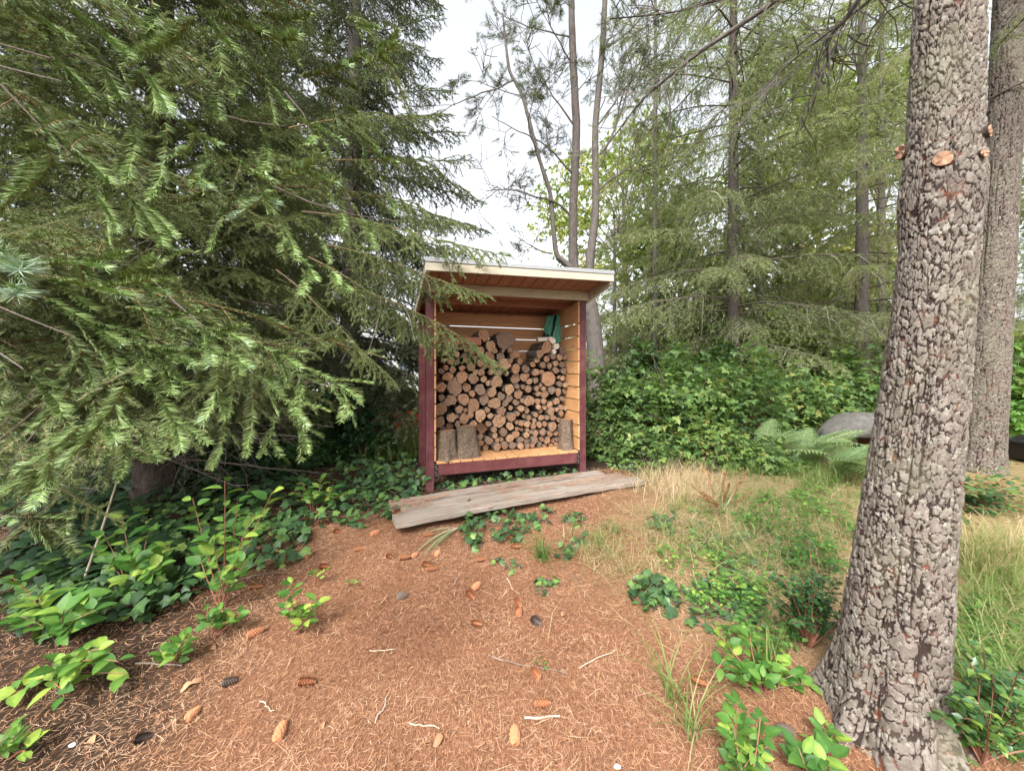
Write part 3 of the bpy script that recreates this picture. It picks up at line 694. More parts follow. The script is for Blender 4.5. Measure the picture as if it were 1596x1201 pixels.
RZ = [0, .5, .87, 1.45, 2.0, 2.6, 3.2, 4.5, 8]; RR = [.165, .156, .145, .128, .112, .107, .10, .085, .03]
def pine_trunk():
    base = G(1383, 1125)
    ctrl = np.array([[0, 1375, 1120], [1, 1413, 800], [2, 1440, 600], [3, 1460, 400], [4, 1471, 200], [5, 1479, 0]])
    Y0 = base[1] + .02
    pts = np.array([Wp(c[1], c[2], Y0) for c in ctrl]); pts[0, 2] = base[2] - .06
    top = pts[-1] + (pts[-1] - pts[-3]) * np.array([2.6, 2.6, 2.6])
    zc = np.concatenate([pts[:, 2], [top[2]]]); xc = np.concatenate([pts[:, 0], [top[0]]])
    root = thing('pine_tree', 'thick leaning pine with grey plated bark, nearest trunk at right', 'tree', (pts[0, 0], Y0, base[2]))
    z = np.concatenate([np.linspace(pts[0, 2], H + 1.75, 860), np.linspace(H + 1.76, top[2], 60)])
    n = 290; th = np.linspace(0, 2 * np.pi, n, endpoint=False)
    TT, ZZ = np.meshgrid(th, z)
    zz = ZZ - base[2]
    r0 = np.interp(zz, RZ, RR)
    flare = np.exp(-np.clip(zz, -.1, 9) / .15)
    ct, st = np.cos(TT), np.sin(TT)
    r = r0 + .075 * flare * (1 + .35 * np.cos(3 * TT + .6) + .3 * np.cos(7 * TT + 2) + .2 * np.cos(11 * TT))
    r = r * (1 + .045 * (fbm(ct * 2.2 + 5, st * 2.2, zz * 1.3) - .5) * 2)
    bulge = np.exp(-((zz - 2.22) / .16) ** 2); r = r + .014 * bulge
    disp, tone, cell = plates(ct, st, TT, zz, 26, .043)
    knob = np.exp(-((zz - 2.15) / .10) ** 2); disp = disp * (1 - .3 * knob)
    r = r + disp
    XX = np.interp(ZZ, zc, xc) - pts[0, 0]
    V = np.stack([XX + r * ct, r * st, zz], -1)
    m_, n_ = TT.shape
    ii = np.arange(m_ - 1)[:, None] * n_; j = np.arange(n_)[None]; j2 = (j + 1) % n_
    F = np.stack([ii + j, ii + j2, ii + n_ + j2, ii + n_ + j], -1).reshape(-1, 4)
    g = Geo(); g.add(V, F, 0, (tone * (1 - .4 * knob)).ravel(), cell.ravel())
    g.build('trunk', M_pine, root, True)
    # sawn branch stubs
    def stub(px, py, rpx, outward):
        zq = H + (HOR - py) / FPX * (Y0 - .1); rr_ = np.interp(zq - base[2], RZ, RR); xa = np.interp(zq, zc, xc); dx = (px - 798) / FPX
        A2 = dx * dx + 1; B2 = -2 * (dx * xa + Y0); C2 = xa * xa + Y0 * Y0 - rr_ ** 2; D2 = max(0, B2 * B2 - 4 * A2 * C2); Z = (-B2 - math.sqrt(D2)) / (2 * A2)
        pw = Wp(px, py, Z); nr = nrm(np.array([pw[0] - xa, pw[1] - Y0, 0])); ax = nrm(nr + .35 * np.array(outward, float)); p = pw + ax * .022 - np.array(root.location); fr = frames(ax, np.array([0, 0, 1.0])); n = 14
        a = np.linspace(0, 2 * np.pi, n, endpoint=False); rr = rpx / FPX * Z * (1 + .05 * rng.normal(size=n))
        ring = np.stack([rr * np.cos(a), np.zeros(n), rr * np.sin(a)], -1)
        rows = [ring * [1.5, 1, 1.5] + [0, -.09, 0], ring * [1.22, 1, 1.22] + [0, -.03, 0], ring * [1.12, 1, 1.12]]
        V = np.concatenate(rows); F = [[q * n + i, q * n + (i + 1) % n, (q + 1) * n + (i + 1) % n, (q + 1) * n + i] for q in range(2) for i in range(n)]
        g = Geo(); g.add(V, F, 0, .2, .2); o = g.build('branch_stub', M_pine, root, True); o.matrix_basis = mat4(fr, p)
        g = Geo(); P = np.concatenate([[[0, .0, 0]], ring * .96 + [0, .002, 0], ring * 1.12 ]); P[1:n + 1, 1] += .004 * rng.normal(size=n)
        g.add(P, [[0, 1 + i, 1 + (i + 1) % n] for i in range(n)]); g.add(P, [[1 + i, 1 + n + i, 1 + n + (i + 1) % n, 1 + (i + 1) % n] for i in range(n)])
        g.build('cut_face', M_cutknot, o)
    stub(1412, 237, 10, (-.75, -.75, .12)); stub(1468, 251, 10, (-.35, -.95, .05)); stub(1530, 209, 8, (.5, -.7, .1)); stub(1522, 243, 6, (.2, -.9, 0))
    return root
pine = pine_trunk()

# ------------------------------------------------------------------ generic trunk for the other trees
def trunk_geo(P, rad, n=28, m=140, furrow=.02, seed=0):
    P = np.asarray(P, float); t = np.linspace(0, 1, len(P)); tt = np.linspace(0, 1, m)
    Q = np.stack([np.interp(tt, t, P[:, k]) for k in range(3)], -1)
    if len(P) > 2:
        for _ in range(6): Q[1:-1] = .5 * Q[1:-1] + .25 * (Q[:-2] + Q[2:])
    rr = np.interp(tt, t, rad)
    a = np.linspace(0, 2 * np.pi, n, endpoint=False)
    V, F = tube(Q, rr, n); V = V.reshape(m, n, 3)
    dirv = nrm(V - Q[:, None])
    A_, Z_ = np.meshgrid(a, np.cumsum(np.concatenate([[0], np.linalg.norm(np.diff(Q, axis=0), axis=1)])))
    f = fbm(np.cos(A_) * 7 + seed, np.sin(A_) * 7, Z_ * 3.2) - .5 + .6 * (vnoise(np.cos(A_) * 16 + seed, np.sin(A_) * 16, Z_ * 16) - .5)
    V = V + dirv * (furrow * 2 * f)[..., None]
    return V.reshape(-1, 3), F, np.clip(.45 + 1.5 * f, 0, 1).ravel()

# ------------------------------------------------------------------ conifer boughs
NEED_T = np.array([[-.5, 0, 0], [.5, 0, 0], [.12, .72, .04], [0, 1, .02]]); NEED_F = np.array([[0, 1, 2], [0, 2, 3]])
NEED3_T = np.array([[-.5, 0, 0], [.5, 0, 0], [0, 1, 0]]); NEED3_F = np.array([[0, 1, 2]])

NEEDP = (np.array([[-.5, 0, -.3], [.5, 0, -.3], [0, 0, .55], [0, 1, 0]]), np.array([[0, 1, 3], [1, 2, 3], [2, 0, 3]]))
def twig(p, d, l, n, g, jit, curl=0):
    pts = [np.array(p, float)]; d = nrm(d); st = l / n
    for i in range(n):
        d = nrm(d + np.array([0, 0, -g * st]) + rng.normal(0, jit, 3) + np.array([0, 0, curl * i / n * st]))
        pts.append(pts[-1] + d * st)
    return np.array(pts)

def resample(P, k):
    s = np.concatenate([[0], np.cumsum(np.linalg.norm(np.diff(P, axis=0), axis=1))]); q = np.sort(rng.random(k)) * s[-1]
    pos = np.stack([np.interp(q, s, P[:, j]) for j in range(3)], -1)
    idx = np.clip(np.searchsorted(s, q) - 1, 0, len(P) - 2)
    T = nrm(P[idx + 1] - P[idx])
    return pos, T, q / s[-1]

def needles(g, P, dens, ln, wd, tone, m, tpl, fwd=.75, start=0.0):
    L_ = np.linalg.norm(np.diff(P, axis=0), axis=1).sum(); k = max(3, int(L_ * dens))
    pos, T, q = resample(P, k)
    if start: s_ = q > start; pos, T, q = pos[s_], T[s_], q[s_]; k = len(pos)
    if k == 0: return
    x = nrm(np.cross(T, np.array([0, 0, 1.0]) + 1e-4)); z = np.cross(x, T)
    a = rng.random(k) * 2 * np.pi; ca, sa = np.cos(a), np.sin(a)
    rad = x * ca[:, None] * 1.15 + z * (sa * .8 + .22)[:, None]
    if fwd > 1:      # neat, combed needles of the nearest shoots
        rad = x * (np.where(rng.random(k) < .5, -1, 1) * (.75 + .25 * rng.random(k)))[:, None] + z * (rng.random(k) * .75 - .15)[:, None]; fw = .52 + .12 * rng.random(k)
    else: fw = fwd + .5 * rng.random(k)
    d = nrm(rad + T * fw[:, None] * (1 + .9 * (q > .93))[:, None] )
    Rm = frames(d, nrm(rng.normal(size=(k, 3))))
    S = np.stack([wd * np.ones(k), ln * (.75 + .4 * rng.random(k)) * (1 - .25 * (q > .95)), (wd if len(tpl[1]) == 3 else ln) * np.ones(k)], -1)
    V, F = inst(tpl[0], tpl[1], pos, Rm, S)
    tn = np.repeat(np.clip(tone + .22 * rng.normal(size=k) * .6 + .18 * (q - .5), 0, 1), len(tpl[0]))
    g.add(V, F, m, tn)

def bough(L_, mats, dens=700, ln=.019, wd=.0017, step=.05, sidelen=.45, sub=.055, sublen=.13, droop=.5, hang=1.4, tpl=(NEED_T, NEED_F), ang=55, bare=.12, thick=.012, deadfrac=.1, name='bough', tw=3, subprob=.9, fwd=.75):
    g = Geo(); n = 20
    A_ = twig((0, 0, 0), (0, 1, .12), L_, n, droop / L_ * .9, .035, droop * .8 / L_)
    V, F = tube(A_, np.linspace(thick, .0022, n + 1), 5); g.add(V, F, 1)
    needles(g, A_, dens * 1.3, ln, wd, .58, 0, tpl, fwd)
    s = np.concatenate([[0], np.cumsum(np.linalg.norm(np.diff(A_, axis=0), axis=1))])
    q = bare * L_; sd_ = 1
    while q < L_ * .985:
        t = q / L_; p = np.array([np.interp(q, s, A_[:, k]) for k in range(3)]); i = min(int(t * n), n - 1); T = nrm(A_[i + 1] - A_[i])
        x = nrm(np.cross(T, [0, 0, 1.0])); an = R(ang + 9 * rng.normal()); sd_ = -sd_
        d = T * math.cos(an) + x * sd_ * math.sin(an) + np.array([0, 0, .22 * rng.normal() - .1])
        l = sidelen * L_ * ((1 - t) ** .75) * (.35 + .65 * min(1, t / .25)) * (.65 + .5 * rng.random()) + .05 * L_
        dead = rng.random() < deadfrac * (2.2 if t < .4 else .5)
        ns = max(4, int(l / .07)); ns = min(ns, 9)
        Bp = twig(p, d, l, ns, hang * (.6 + .8 * rng.random()), .06)
        V, F = tube(Bp, np.linspace(max(.0022, thick * .3), .0012, len(Bp)), tw); g.add(V, F, 2 if dead else 1)
        tone = .5 + .12 * rng.normal() * .8 + .1 * (t - .5)
        if not dead:
            needles(g, Bp, dens, ln, wd, tone, 0, tpl, fwd, start=.05)
        u = .14; s2_ = 1
        while u < .93 and l > .1:
            if rng.random() < subprob:
                k = min(int(u * ns), ns - 1); pp = Bp[k] + (Bp[k + 1] - Bp[k]) * (u * ns - k); T2 = nrm(Bp[k + 1] - Bp[k]); x2 = nrm(np.cross(T2, [0.01, 0, 1.0])); s2_ = -s2_
                an2 = R(50 + 10 * rng.normal()); d2 = T2 * math.cos(an2) + x2 * s2_ * math.sin(an2) + np.array([0, 0, .2 * rng.normal() - .12])
                l2 = sublen * (.5 + .8 * rng.random()) * (1 - .45 * u) * (1 if l > .25 else .7)
                Cp = twig(pp, d2, l2, 4, hang * 1.1, .07)
                V, F = tube(Cp, np.linspace(.0013, .0008, 5), tw); g.add(V, F, 2 if dead else 1)
                if not dead: needles(g, Cp, dens, ln, wd, tone + .10, 0, tpl, fwd)
            u += sub / l * (.8 + .4 * rng.random())
        q += step * (.8 + .45 * rng.random()) * (1 - .25 * t)
    return g.mesh(name, mats)

SPRN = [M_needlen, M_twign, M_deadtwig]
SPR = [M_needle, M_twig, M_deadtwig]
near_b = [bough(.85, SPR, dens=900, ln=.024, wd=.0028, step=.055, sidelen=.33, sub=.075, sublen=.12, droop=.4, hang=1.3, deadfrac=.0, thick=.0032, fwd=1.5, bare=.03, tpl=(NEED3_T, NEED3_F), subprob=.4) for _ in range(4)]
far_b = [bough(2.0, SPR, dens=620, ln=.027, wd=.0042, step=.055, sidelen=.36, sub=.075, sublen=.19, droop=.75, hang=1.9, deadfrac=.08, thick=.010, tpl=(NEED3_T, NEED3_F)) for _ in range(4)]
dead_b = [bough(1.6, [M_needle, M_deadtwig, M_deadtwig], dens=8, ln=.02, wd=.002, step=.11, sidelen=.4, sub=.12, sublen=.2, droop=.4, hang=.9, deadfrac=1, tpl=(NEED3_T, NEED3_F)) for _ in range(2)]
def midset(m, droop, hang, dens=170, k=3, deadfrac=.06, wd=.014, ln=.055, sublen=.30, dead=M_mosstwig): return [bough(3.0, [m, M_barkdark, dead], dens=dens, ln=ln, wd=wd, step=.095, sidelen=.33, sub=.10, sublen=sublen, droop=droop, hang=hang, thick=.022, tpl=(NEED3_T, NEED3_F), deadfrac=deadfrac) for _ in range(k)]
mid_fir = midset(M_needle_mid, .9, 2.3, dens=85, wd=.011)
mid_dark = midset(M_needle_dark, 1.0, 1.4)
mid_light = midset(M_needle_hazed, 1.1, 2.6, dens=70, wd=.011, deadfrac=.2)

def put_bough(me, parent, p, d, scale, roll=0.0, name='bough'):
    """bough mesh runs along +Y with gravity along -Z"""
    p = np.asarray(p, float) - np.array(parent.location); d = nrm(d)
    fr = frames(d[None], np.array([[0, 0, 1.0]]))[0]
    m = mat4(fr, p) @ Matrix.Rotation(roll, 4, 'Y') @ Matrix.Scale(scale, 4)
    return mobj(name, me, parent, m)

def conifer(name, label, X, Y, height, rbase, z0, reach, set_, nb, trunkrad_top=.03, droopz=.0, lean=(0, 0), group=None, barkm=M_bark, zmax=None, sets2=None, azr=None, shape=.7):
    b = np.array([X, Y, float(gz(X, Y))]); root = thing(name, label, 'tree', b, 0, group)
    V, F, tn = trunk_geo([(0, 0, -.15), (lean[0] * .5, lean[1] * .5, height / 2), (lean[0], lean[1], height)], [rbase, rbase * .62, trunkrad_top], 20, 120, .012, X)
    g = Geo(); g.add(V, F, 0, tn, tn); g.build('trunk', barkm, root, True)
    zmax = zmax or height
    for k in range(nb):
        f = (k + rng.random()) / nb; z = z0 + (zmax - z0) * f
        a = k * 2.39996 + rng.normal() * .3 if azr is None else azr[0] + (azr[1] - azr[0]) * rng.random()
        ln = reach * (1 - (z - z0) / (height - z0 + .01) * shape) * (.75 + .4 * rng.random())
        me = set_[int(rng.integers(len(set_)))]
        L0 = 3.0 if me.name.startswith('bough') and set_ in (mid_fir, mid_dark, mid_light) else 2.0
        q = b + np.array([lean[0] * z / height, lean[1] * z / height, z])
        put_bough(me, root, q, (math.cos(a), math.sin(a), .1 - droopz + .12 * rng.normal()), ln / L0, rng.normal() * .2)
    return root

# ---- the big spruce that fills the left of the picture
sp_b = G(238, 800); sp_b[1] = 3.9; sp_b[0] = -3.7; sp_b[2] = float(gz(-3.7, 3.9))
spruce = thing('spruce_tree', 'large bright green spruce sweeping its needled boughs across the whole left side', 'tree', sp_b)
V, F, tn = trunk_geo([(0, 0, -.2), (.05, 0, 2), (.05, .1, 9)], [.17, .14, .05], 36, 200, .02, 4); g = Geo(); g.add(V, F, 0, tn, tn); g.build('trunk', M_barkdark, spruce, True)
def bpx(a, b, me=None, s=1.0, roll=0.0, L0=.85):
    if me is None: a, b = (a[0], a[1], a[2] * 1.25), (b[0], b[1], b[2] * 1.25)
    A_, B_ = Wp(*a), Wp(*b); d = B_ - A_; ln = np.linalg.norm(d)
    d = nrm(d) + np.array([0, 0, .18])
    put_bough(me or near_b[int(rng.integers(4))], spruce, A_, d, ln / L0 * 1.04 * s, roll)
# foreground boughs: root (photo x, y, depth) to tip
FG = [((60, 430, 1.35), (565, 615, 1.75)), ((-60, 400, .95), (215, 455, 1.15)), ((60, 400, 1.15), (265, 405, 1.2)),
      ((70, 470, 1.2), (300, 690, 1.35)), ((235, 560, 1.6), (5, 770, 1.15)), ((150, 520, 1.4), (270, 560, 1.3)),
      ((60, -70, 1.7), (290, 195, 1.5)), ((160, 90, 1.8), (435, 290, 1.6)), ((270, -40, 1.8), (472, 70, 1.6)),
      ((330, 50, 1.9), (545, 222, 1.8)), ((-40, 110, 1.5), (285, 385, 1.45)), ((400, 290, 1.9), (525, 440, 1.8)),
      ((430, 290, 2.0), (640, 350, 2.2)), ((470, 120, 2.3), (655, 70, 2.3)), ((180, 330, 1.6), (60, 400, 1.3)),
      ((-80, 260, 1.1), (70, 300, 1.0)), ((-80, 560, 1.0), (30, 700, 1.0)), ((60, 590, 1.5), (330, 560, 1.7)),
      ((560, 20, 2.6), (640, 200, 2.5)), ((500, 200, 2.4), (640, 330, 2.5)), ((120, 200, 1.9), (230, 330, 1.8)),
      ((300, 200, 2.1), (330, 330, 2.0)), ((200, 60, 2.2), (330, 160, 2.2)), ((500, 60, 2.6), (620, 40, 2.6)),
      ((20, 700, 1.6), (130, 850, 1.6)), ((330, 560, 2.2), (470, 680, 2.1)), ((250, 480, 1.9), (440, 640, 1.8)), ((-40, 20, 1.4), (160, 60, 1.5))]
FG += [((-20, 300, 1.9), (250, 260, 1.9)), ((250, 120, 2.4), (390, 250, 2.3)), ((330, 250, 2.5), (520, 330, 2.5)), ((100, 30, 2.2), (330, 40, 2.2)), ((60, 650, 1.9), (260, 760, 1.8)), ((350, 440, 2.6), (570, 500, 2.6)), ((380, 520, 2.5), (520, 640, 2.4)),
       ((560, 100, 3.2), (690, 230, 3.2)), ((520, 330, 3.0), (690, 420, 3.1)), ((440, 30, 3), (560, 130, 2.9)), ((200, 250, 2.5), (420, 400, 2.4)), ((560, 200, 3.2), (700, 330, 3.3)), ((40, 180, 2.2), (210, 330, 2.2))]
for a, b in FG[::2]: bpx(a, b)
# nearest shoots, one mesh each: needles combed along a young orange twig (photo pixels of the enlarged views -> world)
LOW = [((110,90),(270,112),(430,150),.85,17,.62), ((130,40),(250,42),(370,65),.9,14,.6), ((370,90),(450,62),(530,40),.9,14,.62), ((400,100),(480,118),(560,150),.95,11,.55), ((140,150),(300,240),(420,300),1.0,14,.45), ((400,290),(520,320),(640,365),1.0,14,.6),
 ((400,180),(520,210),(640,245),1.05,12,.5), ((640,245),(720,265),(805,300),1.0,13,.65), ((790,300),(880,330),(970,375),1.1,11,.4), ((960,370),(1060,420),(1155,475),1.1,10,.55), ((630,250),(665,310),(695,365),1.0,13,.62), ((690,325),(750,345),(810,375),1.0,12,.55),
 ((420,300),(450,360),(485,415),1.0,12,.6), ((490,330),(530,400),(575,450),1.02,12,.55), ((460,420),(540,520),(600,625),1.0,12,.58), ((690,370),(680,460),(668,540),1.05,11,.5), ((735,380),(737,460),(735,530),1.08,10,.4), ((790,430),(800,520),(808,612),1.08,9,.3),
 ((790,390),(890,460),(990,552),1.05,10,.5), ((940,370),(950,450),(966,522),1.1,8,.42), ((865,520),(858,580),(845,645),1.12,8,.35), ((1040,425),(1080,480),(1115,520),1.1,8,.5), ((890,500),(950,570),(992,632),1.1,8,.45), ((390,430),(330,530),(250,662),.95,14,.6),
 ((310,560),(350,575),(400,600),.95,13,.62), ((260,550),(180,620),(105,685),.92,13,.6), ((110,690),(60,740),(0,795),.9,14,.6), ((125,690),(140,740),(152,795),.92,12,.62), ((310,530),(260,600),(215,682),.98,12,.5), ((395,530),(460,590),(530,658),1.1,10,.35),
 ((375,590),(395,650),(412,718),1.12,9,.3), ((80,380),(150,440),(240,520),1.0,13,.35), ((80,380),(130,370),(185,382),1.0,9,.3), ((255,310),(235,370),(205,432),1.1,11,.28), ((0,350),(15,430),(25,525),.8,14,.35), ((710,530),(706,600),(700,682),1.15,8,.4), ((755,545),(780,590),(805,645),1.15,7,.38),
 ((560,230),(630,275),(710,335),1.08,11,.4), ((300,240),(350,310),(405,385),1.05,13,.42), ((335,420),(290,470),(235,525),1.05,13,.45), ((520,290),(545,330),(565,382),1.1,10,.4), ((150,420),(110,480),(60,520),1.1,12,.3), ((20,60),(60,60),(105,75),.62,24,.97), ((25,110),(60,125),(90,150),.62,22,.92), ((30,40),(20,20),(25,0),.62,22,.95),
 ((60,830),(160,880),(280,945),.85,11,.04), ((95,830),(70,880),(50,935),.85,10,.03), ((150,850),(200,850),(250,880),.87,8,.05), ((160,240),(240,300),(330,420),1.15,12,.38), ((220,430),(180,500),(150,560),1.2,11,.35), ((480,200),(560,260),(600,330),1.2,10,.35), ((820,330),(850,390),(900,440),1.15,9,.45), ((880,350),(900,400),(905,460),1.15,8,.42)]
UPP = [((200,20),(330,110),(440,210),1.4,15,.5), ((440,210),(500,290),(565,385),1.4,14,.58), ((60,20),(150,80),(245,145),1.3,15,.4), ((480,0),(492,60),(505,125),1.5,12,.42), ((610,60),(530,130),(440,225),1.45,14,.52), ((620,20),(690,100),(765,190),1.5,14,.5), ((690,50),(800,95),(850,130),1.5,14,.5), ((800,95),(880,125),(962,140),1.5,13,.75),
 ((560,380),(640,430),(710,475),1.4,12,.6), ((700,470),(790,540),(882,590),1.4,12,.66), ((615,420),(590,470),(560,525),1.42,10,.6), ((410,330),(428,450),(430,595),1.5,11,.35), ((525,390),(518,510),(512,645),1.5,11,.4), ((220,480),(300,530),(385,600),1.3,13,.4), ((380,600),(460,680),(545,785),1.3,13,.55), ((20,270),(120,380),(225,490),1.25,5,.25),
 ((420,630),(500,690),(580,762),1.35,11,.48), ((250,560),(330,650),(410,750),1.4,8,.42), ((600,560),(640,575),(685,612),1.4,11,.75), ((870,600),(815,640),(758,705),1.5,11,.8), ((830,615),(860,630),(897,662),1.5,10,.8), ((860,670),(915,760),(960,832),1.5,10,.55), ((955,820),(985,860),(1015,895),1.5,9,.72), ((955,850),(968,890),(975,940),1.5,9,.7), ((1010,840),(1050,860),(1085,905),1.55,8,.6),
 ((780,200),(860,280),(935,370),1.5,11,.52), ((930,370),(1010,410),(1105,472),1.5,10,.7), ((985,395),(995,430),(1000,478),1.5,8,.7), ((820,400),(845,480),(862,565),1.6,10,.4), ((740,600),(715,670),(690,805),1.6,9,.4), ((620,800),(590,800),(560,830),1.5,9,.5), ((880,560),(950,535),(1032,508),1.5,10,.68), ((955,535),(1010,560),(1082,602),1.52,9,.68),
 ((950,240),(1060,220),(1165,200),1.9,9,.45), ((1150,205),(1200,180),(1262,170),1.9,10,.72), ((1085,190),(1100,205),(1120,235),1.9,9,.8), ((1170,480),(1215,500),(1262,535),1.9,8,.65), ((1050,350),(1130,420),(1205,495),1.9,9,.5), ((160,480),(130,560),(85,640),1.1,14,.52), ((95,500),(60,600),(0,725),1.1,14,.5), ((30,490),(100,475),(185,480),1.1,12,.4),
 ((1190,150),(1225,138),(1270,128),1.9,8,.6), ((1095,60),(1150,80),(1205,118),1.9,8,.6), ((980,250),(1060,310),(1150,385),1.8,9,.4), ((270,130),(340,230),(420,335),1.5,12,.38), ((120,150),(220,230),(330,330),1.5,11,.32), ((820,30),(900,60),(1000,80),1.9,9,.35), ((760,190),(770,260),(765,330),1.6,10,.4), ((700,230),(690,310),(720,400),1.65,10,.35),
 ((440,220),(410,290),(400,340),1.55,10,.35), ((640,450),(650,520),(640,600),1.6,10,.35), ((560,640),(640,620),(720,590),1.6,9,.4), ((1110,640),(1160,720),(1200,800),2.0,7,.5), ((330,760),(300,830),(340,900),1.5,0,.2), ((1200,560),(1230,620),(1262,690),2.1,7,.5), ((1120,770),(1160,790),(1195,800),2.0,8,.7), ((1060,880),(1090,900),(1120,930),2.0,8,.5), ((1050,560),(1080,650),(1100,740),2.1,8,.4), ((950,700),(1010,760),(1060,840),2.0,7,.4)]
for lst, oy in ((LOW, 390), (UPP, 0)):
    for (a, b, c, Z, nl, tn) in lst:
        q = [Wp(p_[0] / 2.03, p_[1] / 2.03 + oy, Z) for p_ in (a, b, c)]; o0 = q[0]; t = np.linspace(0, 1, 11)[:, None]
        q[2] = q[2] + [0, -.03 * Z, 0]; P = (1 - t) * (1 - 2 * t) * q[0] + 4 * t * (1 - t) * q[1] + t * (2 * t - 1) * q[2] + rng.normal(0, .0012, (11, 3))
        g = Geo(); T0 = nrm(q[0] - q[1]); back = np.array([q[0] + (T0 + [0, .5, .05]) * .05 * Z, q[0] + (T0 + [0, .25, .02]) * .025 * Z])
        Q = P - o0; V, F = tube(Q, np.linspace(.0012, .0008, 11) * Z, 5); g.add(V, F, 1)
        if nl: needles(g, Q, 2.1 * FPX / Z, nl / FPX * Z * 1.3, 2.0 / FPX * Z, tn, 0, NEEDP, 2)
        needles(g, P[-3:] - o0, 1.6 * FPX / Z, max(nl, 6) / FPX * Z * 1.15, 2.0 / FPX * Z, min(1, tn + .2), 0, NEEDP, .9)
        for e_ in range(2 if lst is LOW and nl > 7 else 1 if nl > 7 else 0):     # a side shoot or two forking off
            i_ = int(rng.integers(2, 7)); T1 = nrm(P[i_ + 1] - P[i_]); sd2 = nrm(np.cross(T1, [0, 1, 0])) * (1 if e_ else -1); l2 = np.linalg.norm(P[-1] - P[0]) * (.38 + .2 * rng.random())
            P2 = twig(P[i_], T1 * .8 + sd2 * .55 + [0, .25, -.15], l2, 6, .6, .03) - o0; V, F = tube(P2, np.linspace(.0011, .0007, 7) * Z, 4); g.add(V, F, 1)
            needles(g, P2, 2.1 * FPX / Z, nl / FPX * Z * 1.2, 2.0 / FPX * Z, max(.25, tn - .08), 0, NEEDP, 2)
        o_ = g.build('bough', SPRN, spruce); o_.location = [float(v) for v in (o0 - np.array(spruce.location))]
for pts, Z in (([(0,140),(160,185),(240,175),(330,215)], 1.35), ([(0,210),(100,235),(195,257)], 1.3), ([(865,590),(980,640),(1120,680),(1265,702)], 1.7), ([(0,265),(120,390),(225,490)], 1.25), ([(690,360),(780,385),(900,400)], 2.2), ([(900,290),(960,360),(990,440)], 2.2)):
    q = np.array([Wp(a / 2.03, b / 2.03, Z) for a, b in pts]); V, F = tube(q - q[0], np.linspace(.0026, .0014, len(q)) * Z, 5); g = Geo(); g.add(V, F); o_ = g.build('twig', M_barkdark, spruce); o_.location = [float(v) for v in (q[0] - np.array(spruce.location))]
for pts, Z in (([(0,325),(60,365),(110,400)], 1.0), ([(0,180),(110,225),(240,275)], 1.0), ([(480,90),(560,170),(650,245)], 1.2), ([(0,600),(120,500),(260,400)], 1.6), ([(0,560),(110,440),(200,380)], 1.6), ([(20,700),(90,600),(160,520)], 1.5)):
    q = np.array([Wp(a / 2.03, b / 2.03 + 390, Z) for a, b in pts]); V, F = tube(q - q[0], np.linspace(.0028, .0014, len(q)) * Z, 5); g = Geo(); g.add(V, F); o_ = g.build('twig', M_barkdark, spruce); o_.location = [float(v) for v in (q[0] - np.array(spruce.location))]
# boughs that reach the shed
for a, b in [((470, 330, 3.4), (785, 448, 3.55)), ((500, 380, 3.3), (752, 500, 3.5)), ((520, 440, 3.3), (778, 590, 3.55)), ((480, 400, 3.3), (690, 560, 3.5)), ((560, 300, 3.6), (735, 380, 3.9)),
              ((520, 250, 3.6), (740, 300, 4.2)), ((430, 420, 3.1), (600, 620, 3.3)), ((450, 200, 3.5), (700, 210, 4.2)), ((540, 420, 3.5), (690, 480, 3.6))]:
    bpx(a, b, far_b[int(rng.integers(4))], .95, 0, 2.0)
# ring of boughs round the trunk
for k in range(160):
    z = 1.15 + 5.6 * ((k + rng.random()) / 160) ** 1.1
    a = R(-115 + 175 * rng.random()) if k % 4 else R(rng.random() * 360)
    ln = (2.75 - .27 * z) * (.8 + .35 * rng.random()) * (.66 if abs(a - .15) < .42 and z < 2.4 else 1)
    p = sp_b + np.array([0, 0, z])
    toward = abs((a - R(-50)))
    put_bough(far_b[int(rng.integers(4))], spruce, p, (math.cos(a), math.sin(a), -.05 - .1 * rng.random() + (.15 if z > 3 else 0)), max(.5, ln / 2.0), rng.normal() * .15)
for k in range(30):
    z = .35 + 2.4 * rng.random() ** 1.5; a = R(-130 + 200 * rng.random())
    put_bough(dead_b[k % 2], spruce, sp_b + np.array([0, 0, z]), (math.cos(a), math.sin(a), -.15 + .2 * rng.random()), .8 + .5 * rng.random(), rng.normal() * .4, 'dead_bough')

# ---- conifers behind
conifer('spruce_tree', 'dark tall spruce behind the left end of the shed, its tips against the white sky', -3.1, 7.2, 14, .2, 1.0, 2.9, mid_dark, 150, lean=(.2, 0), droopz=.1, zmax=10.5)
conifer('spruce_tree', 'dark spruce behind the big one at the far left edge', -8.0, 6.4, 13, .2, .6, 3.4, mid_dark, 130, droopz=.1, zmax=11)
conifer('spruce_tree', 'dark spruce standing deep behind the left boughs', -5.6, 9.0, 14, .2, .5, 3.4, mid_dark, 130, droopz=.1, zmax=12)
conifer('fir_tree', 'tall fir with a mossy straight trunk and drooping boughs, right of the shed', 5.85, 10.0, 17, .17, 1.6, 3.9, mid_fir, 92, droopz=.1, zmax=13.5, shape=.3)
conifer('fir_tree', 'thin pale fir behind, between the bare pine and the drooping fir', 5.3, 14.0, 19, .12, 1.0, 3.0, mid_light, 60, droopz=.1, zmax=17, shape=.3)
conifer('fir_tree', 'pale lacy fir filling the sky left of the nearest trunk', 12.2, 12.5, 17, .14, 1.0, 3.6, mid_light, 60, droopz=.1, zmax=15, shape=.3)
conifer('fir_tree', 'pale green fir with hanging lichen sprays beside the nearest trunk', 8.6, 9.3, 15, .16, 1.2, 3.3, mid_light, 85, droopz=.15, zmax=11)
conifer('fir_tree', 'fir standing behind the drooping one, half way to the nearest pine', 9.2, 14.0, 18, .2, 1.0, 4.0, mid_light, 70, droopz=.1, zmax=16, shape=.5)
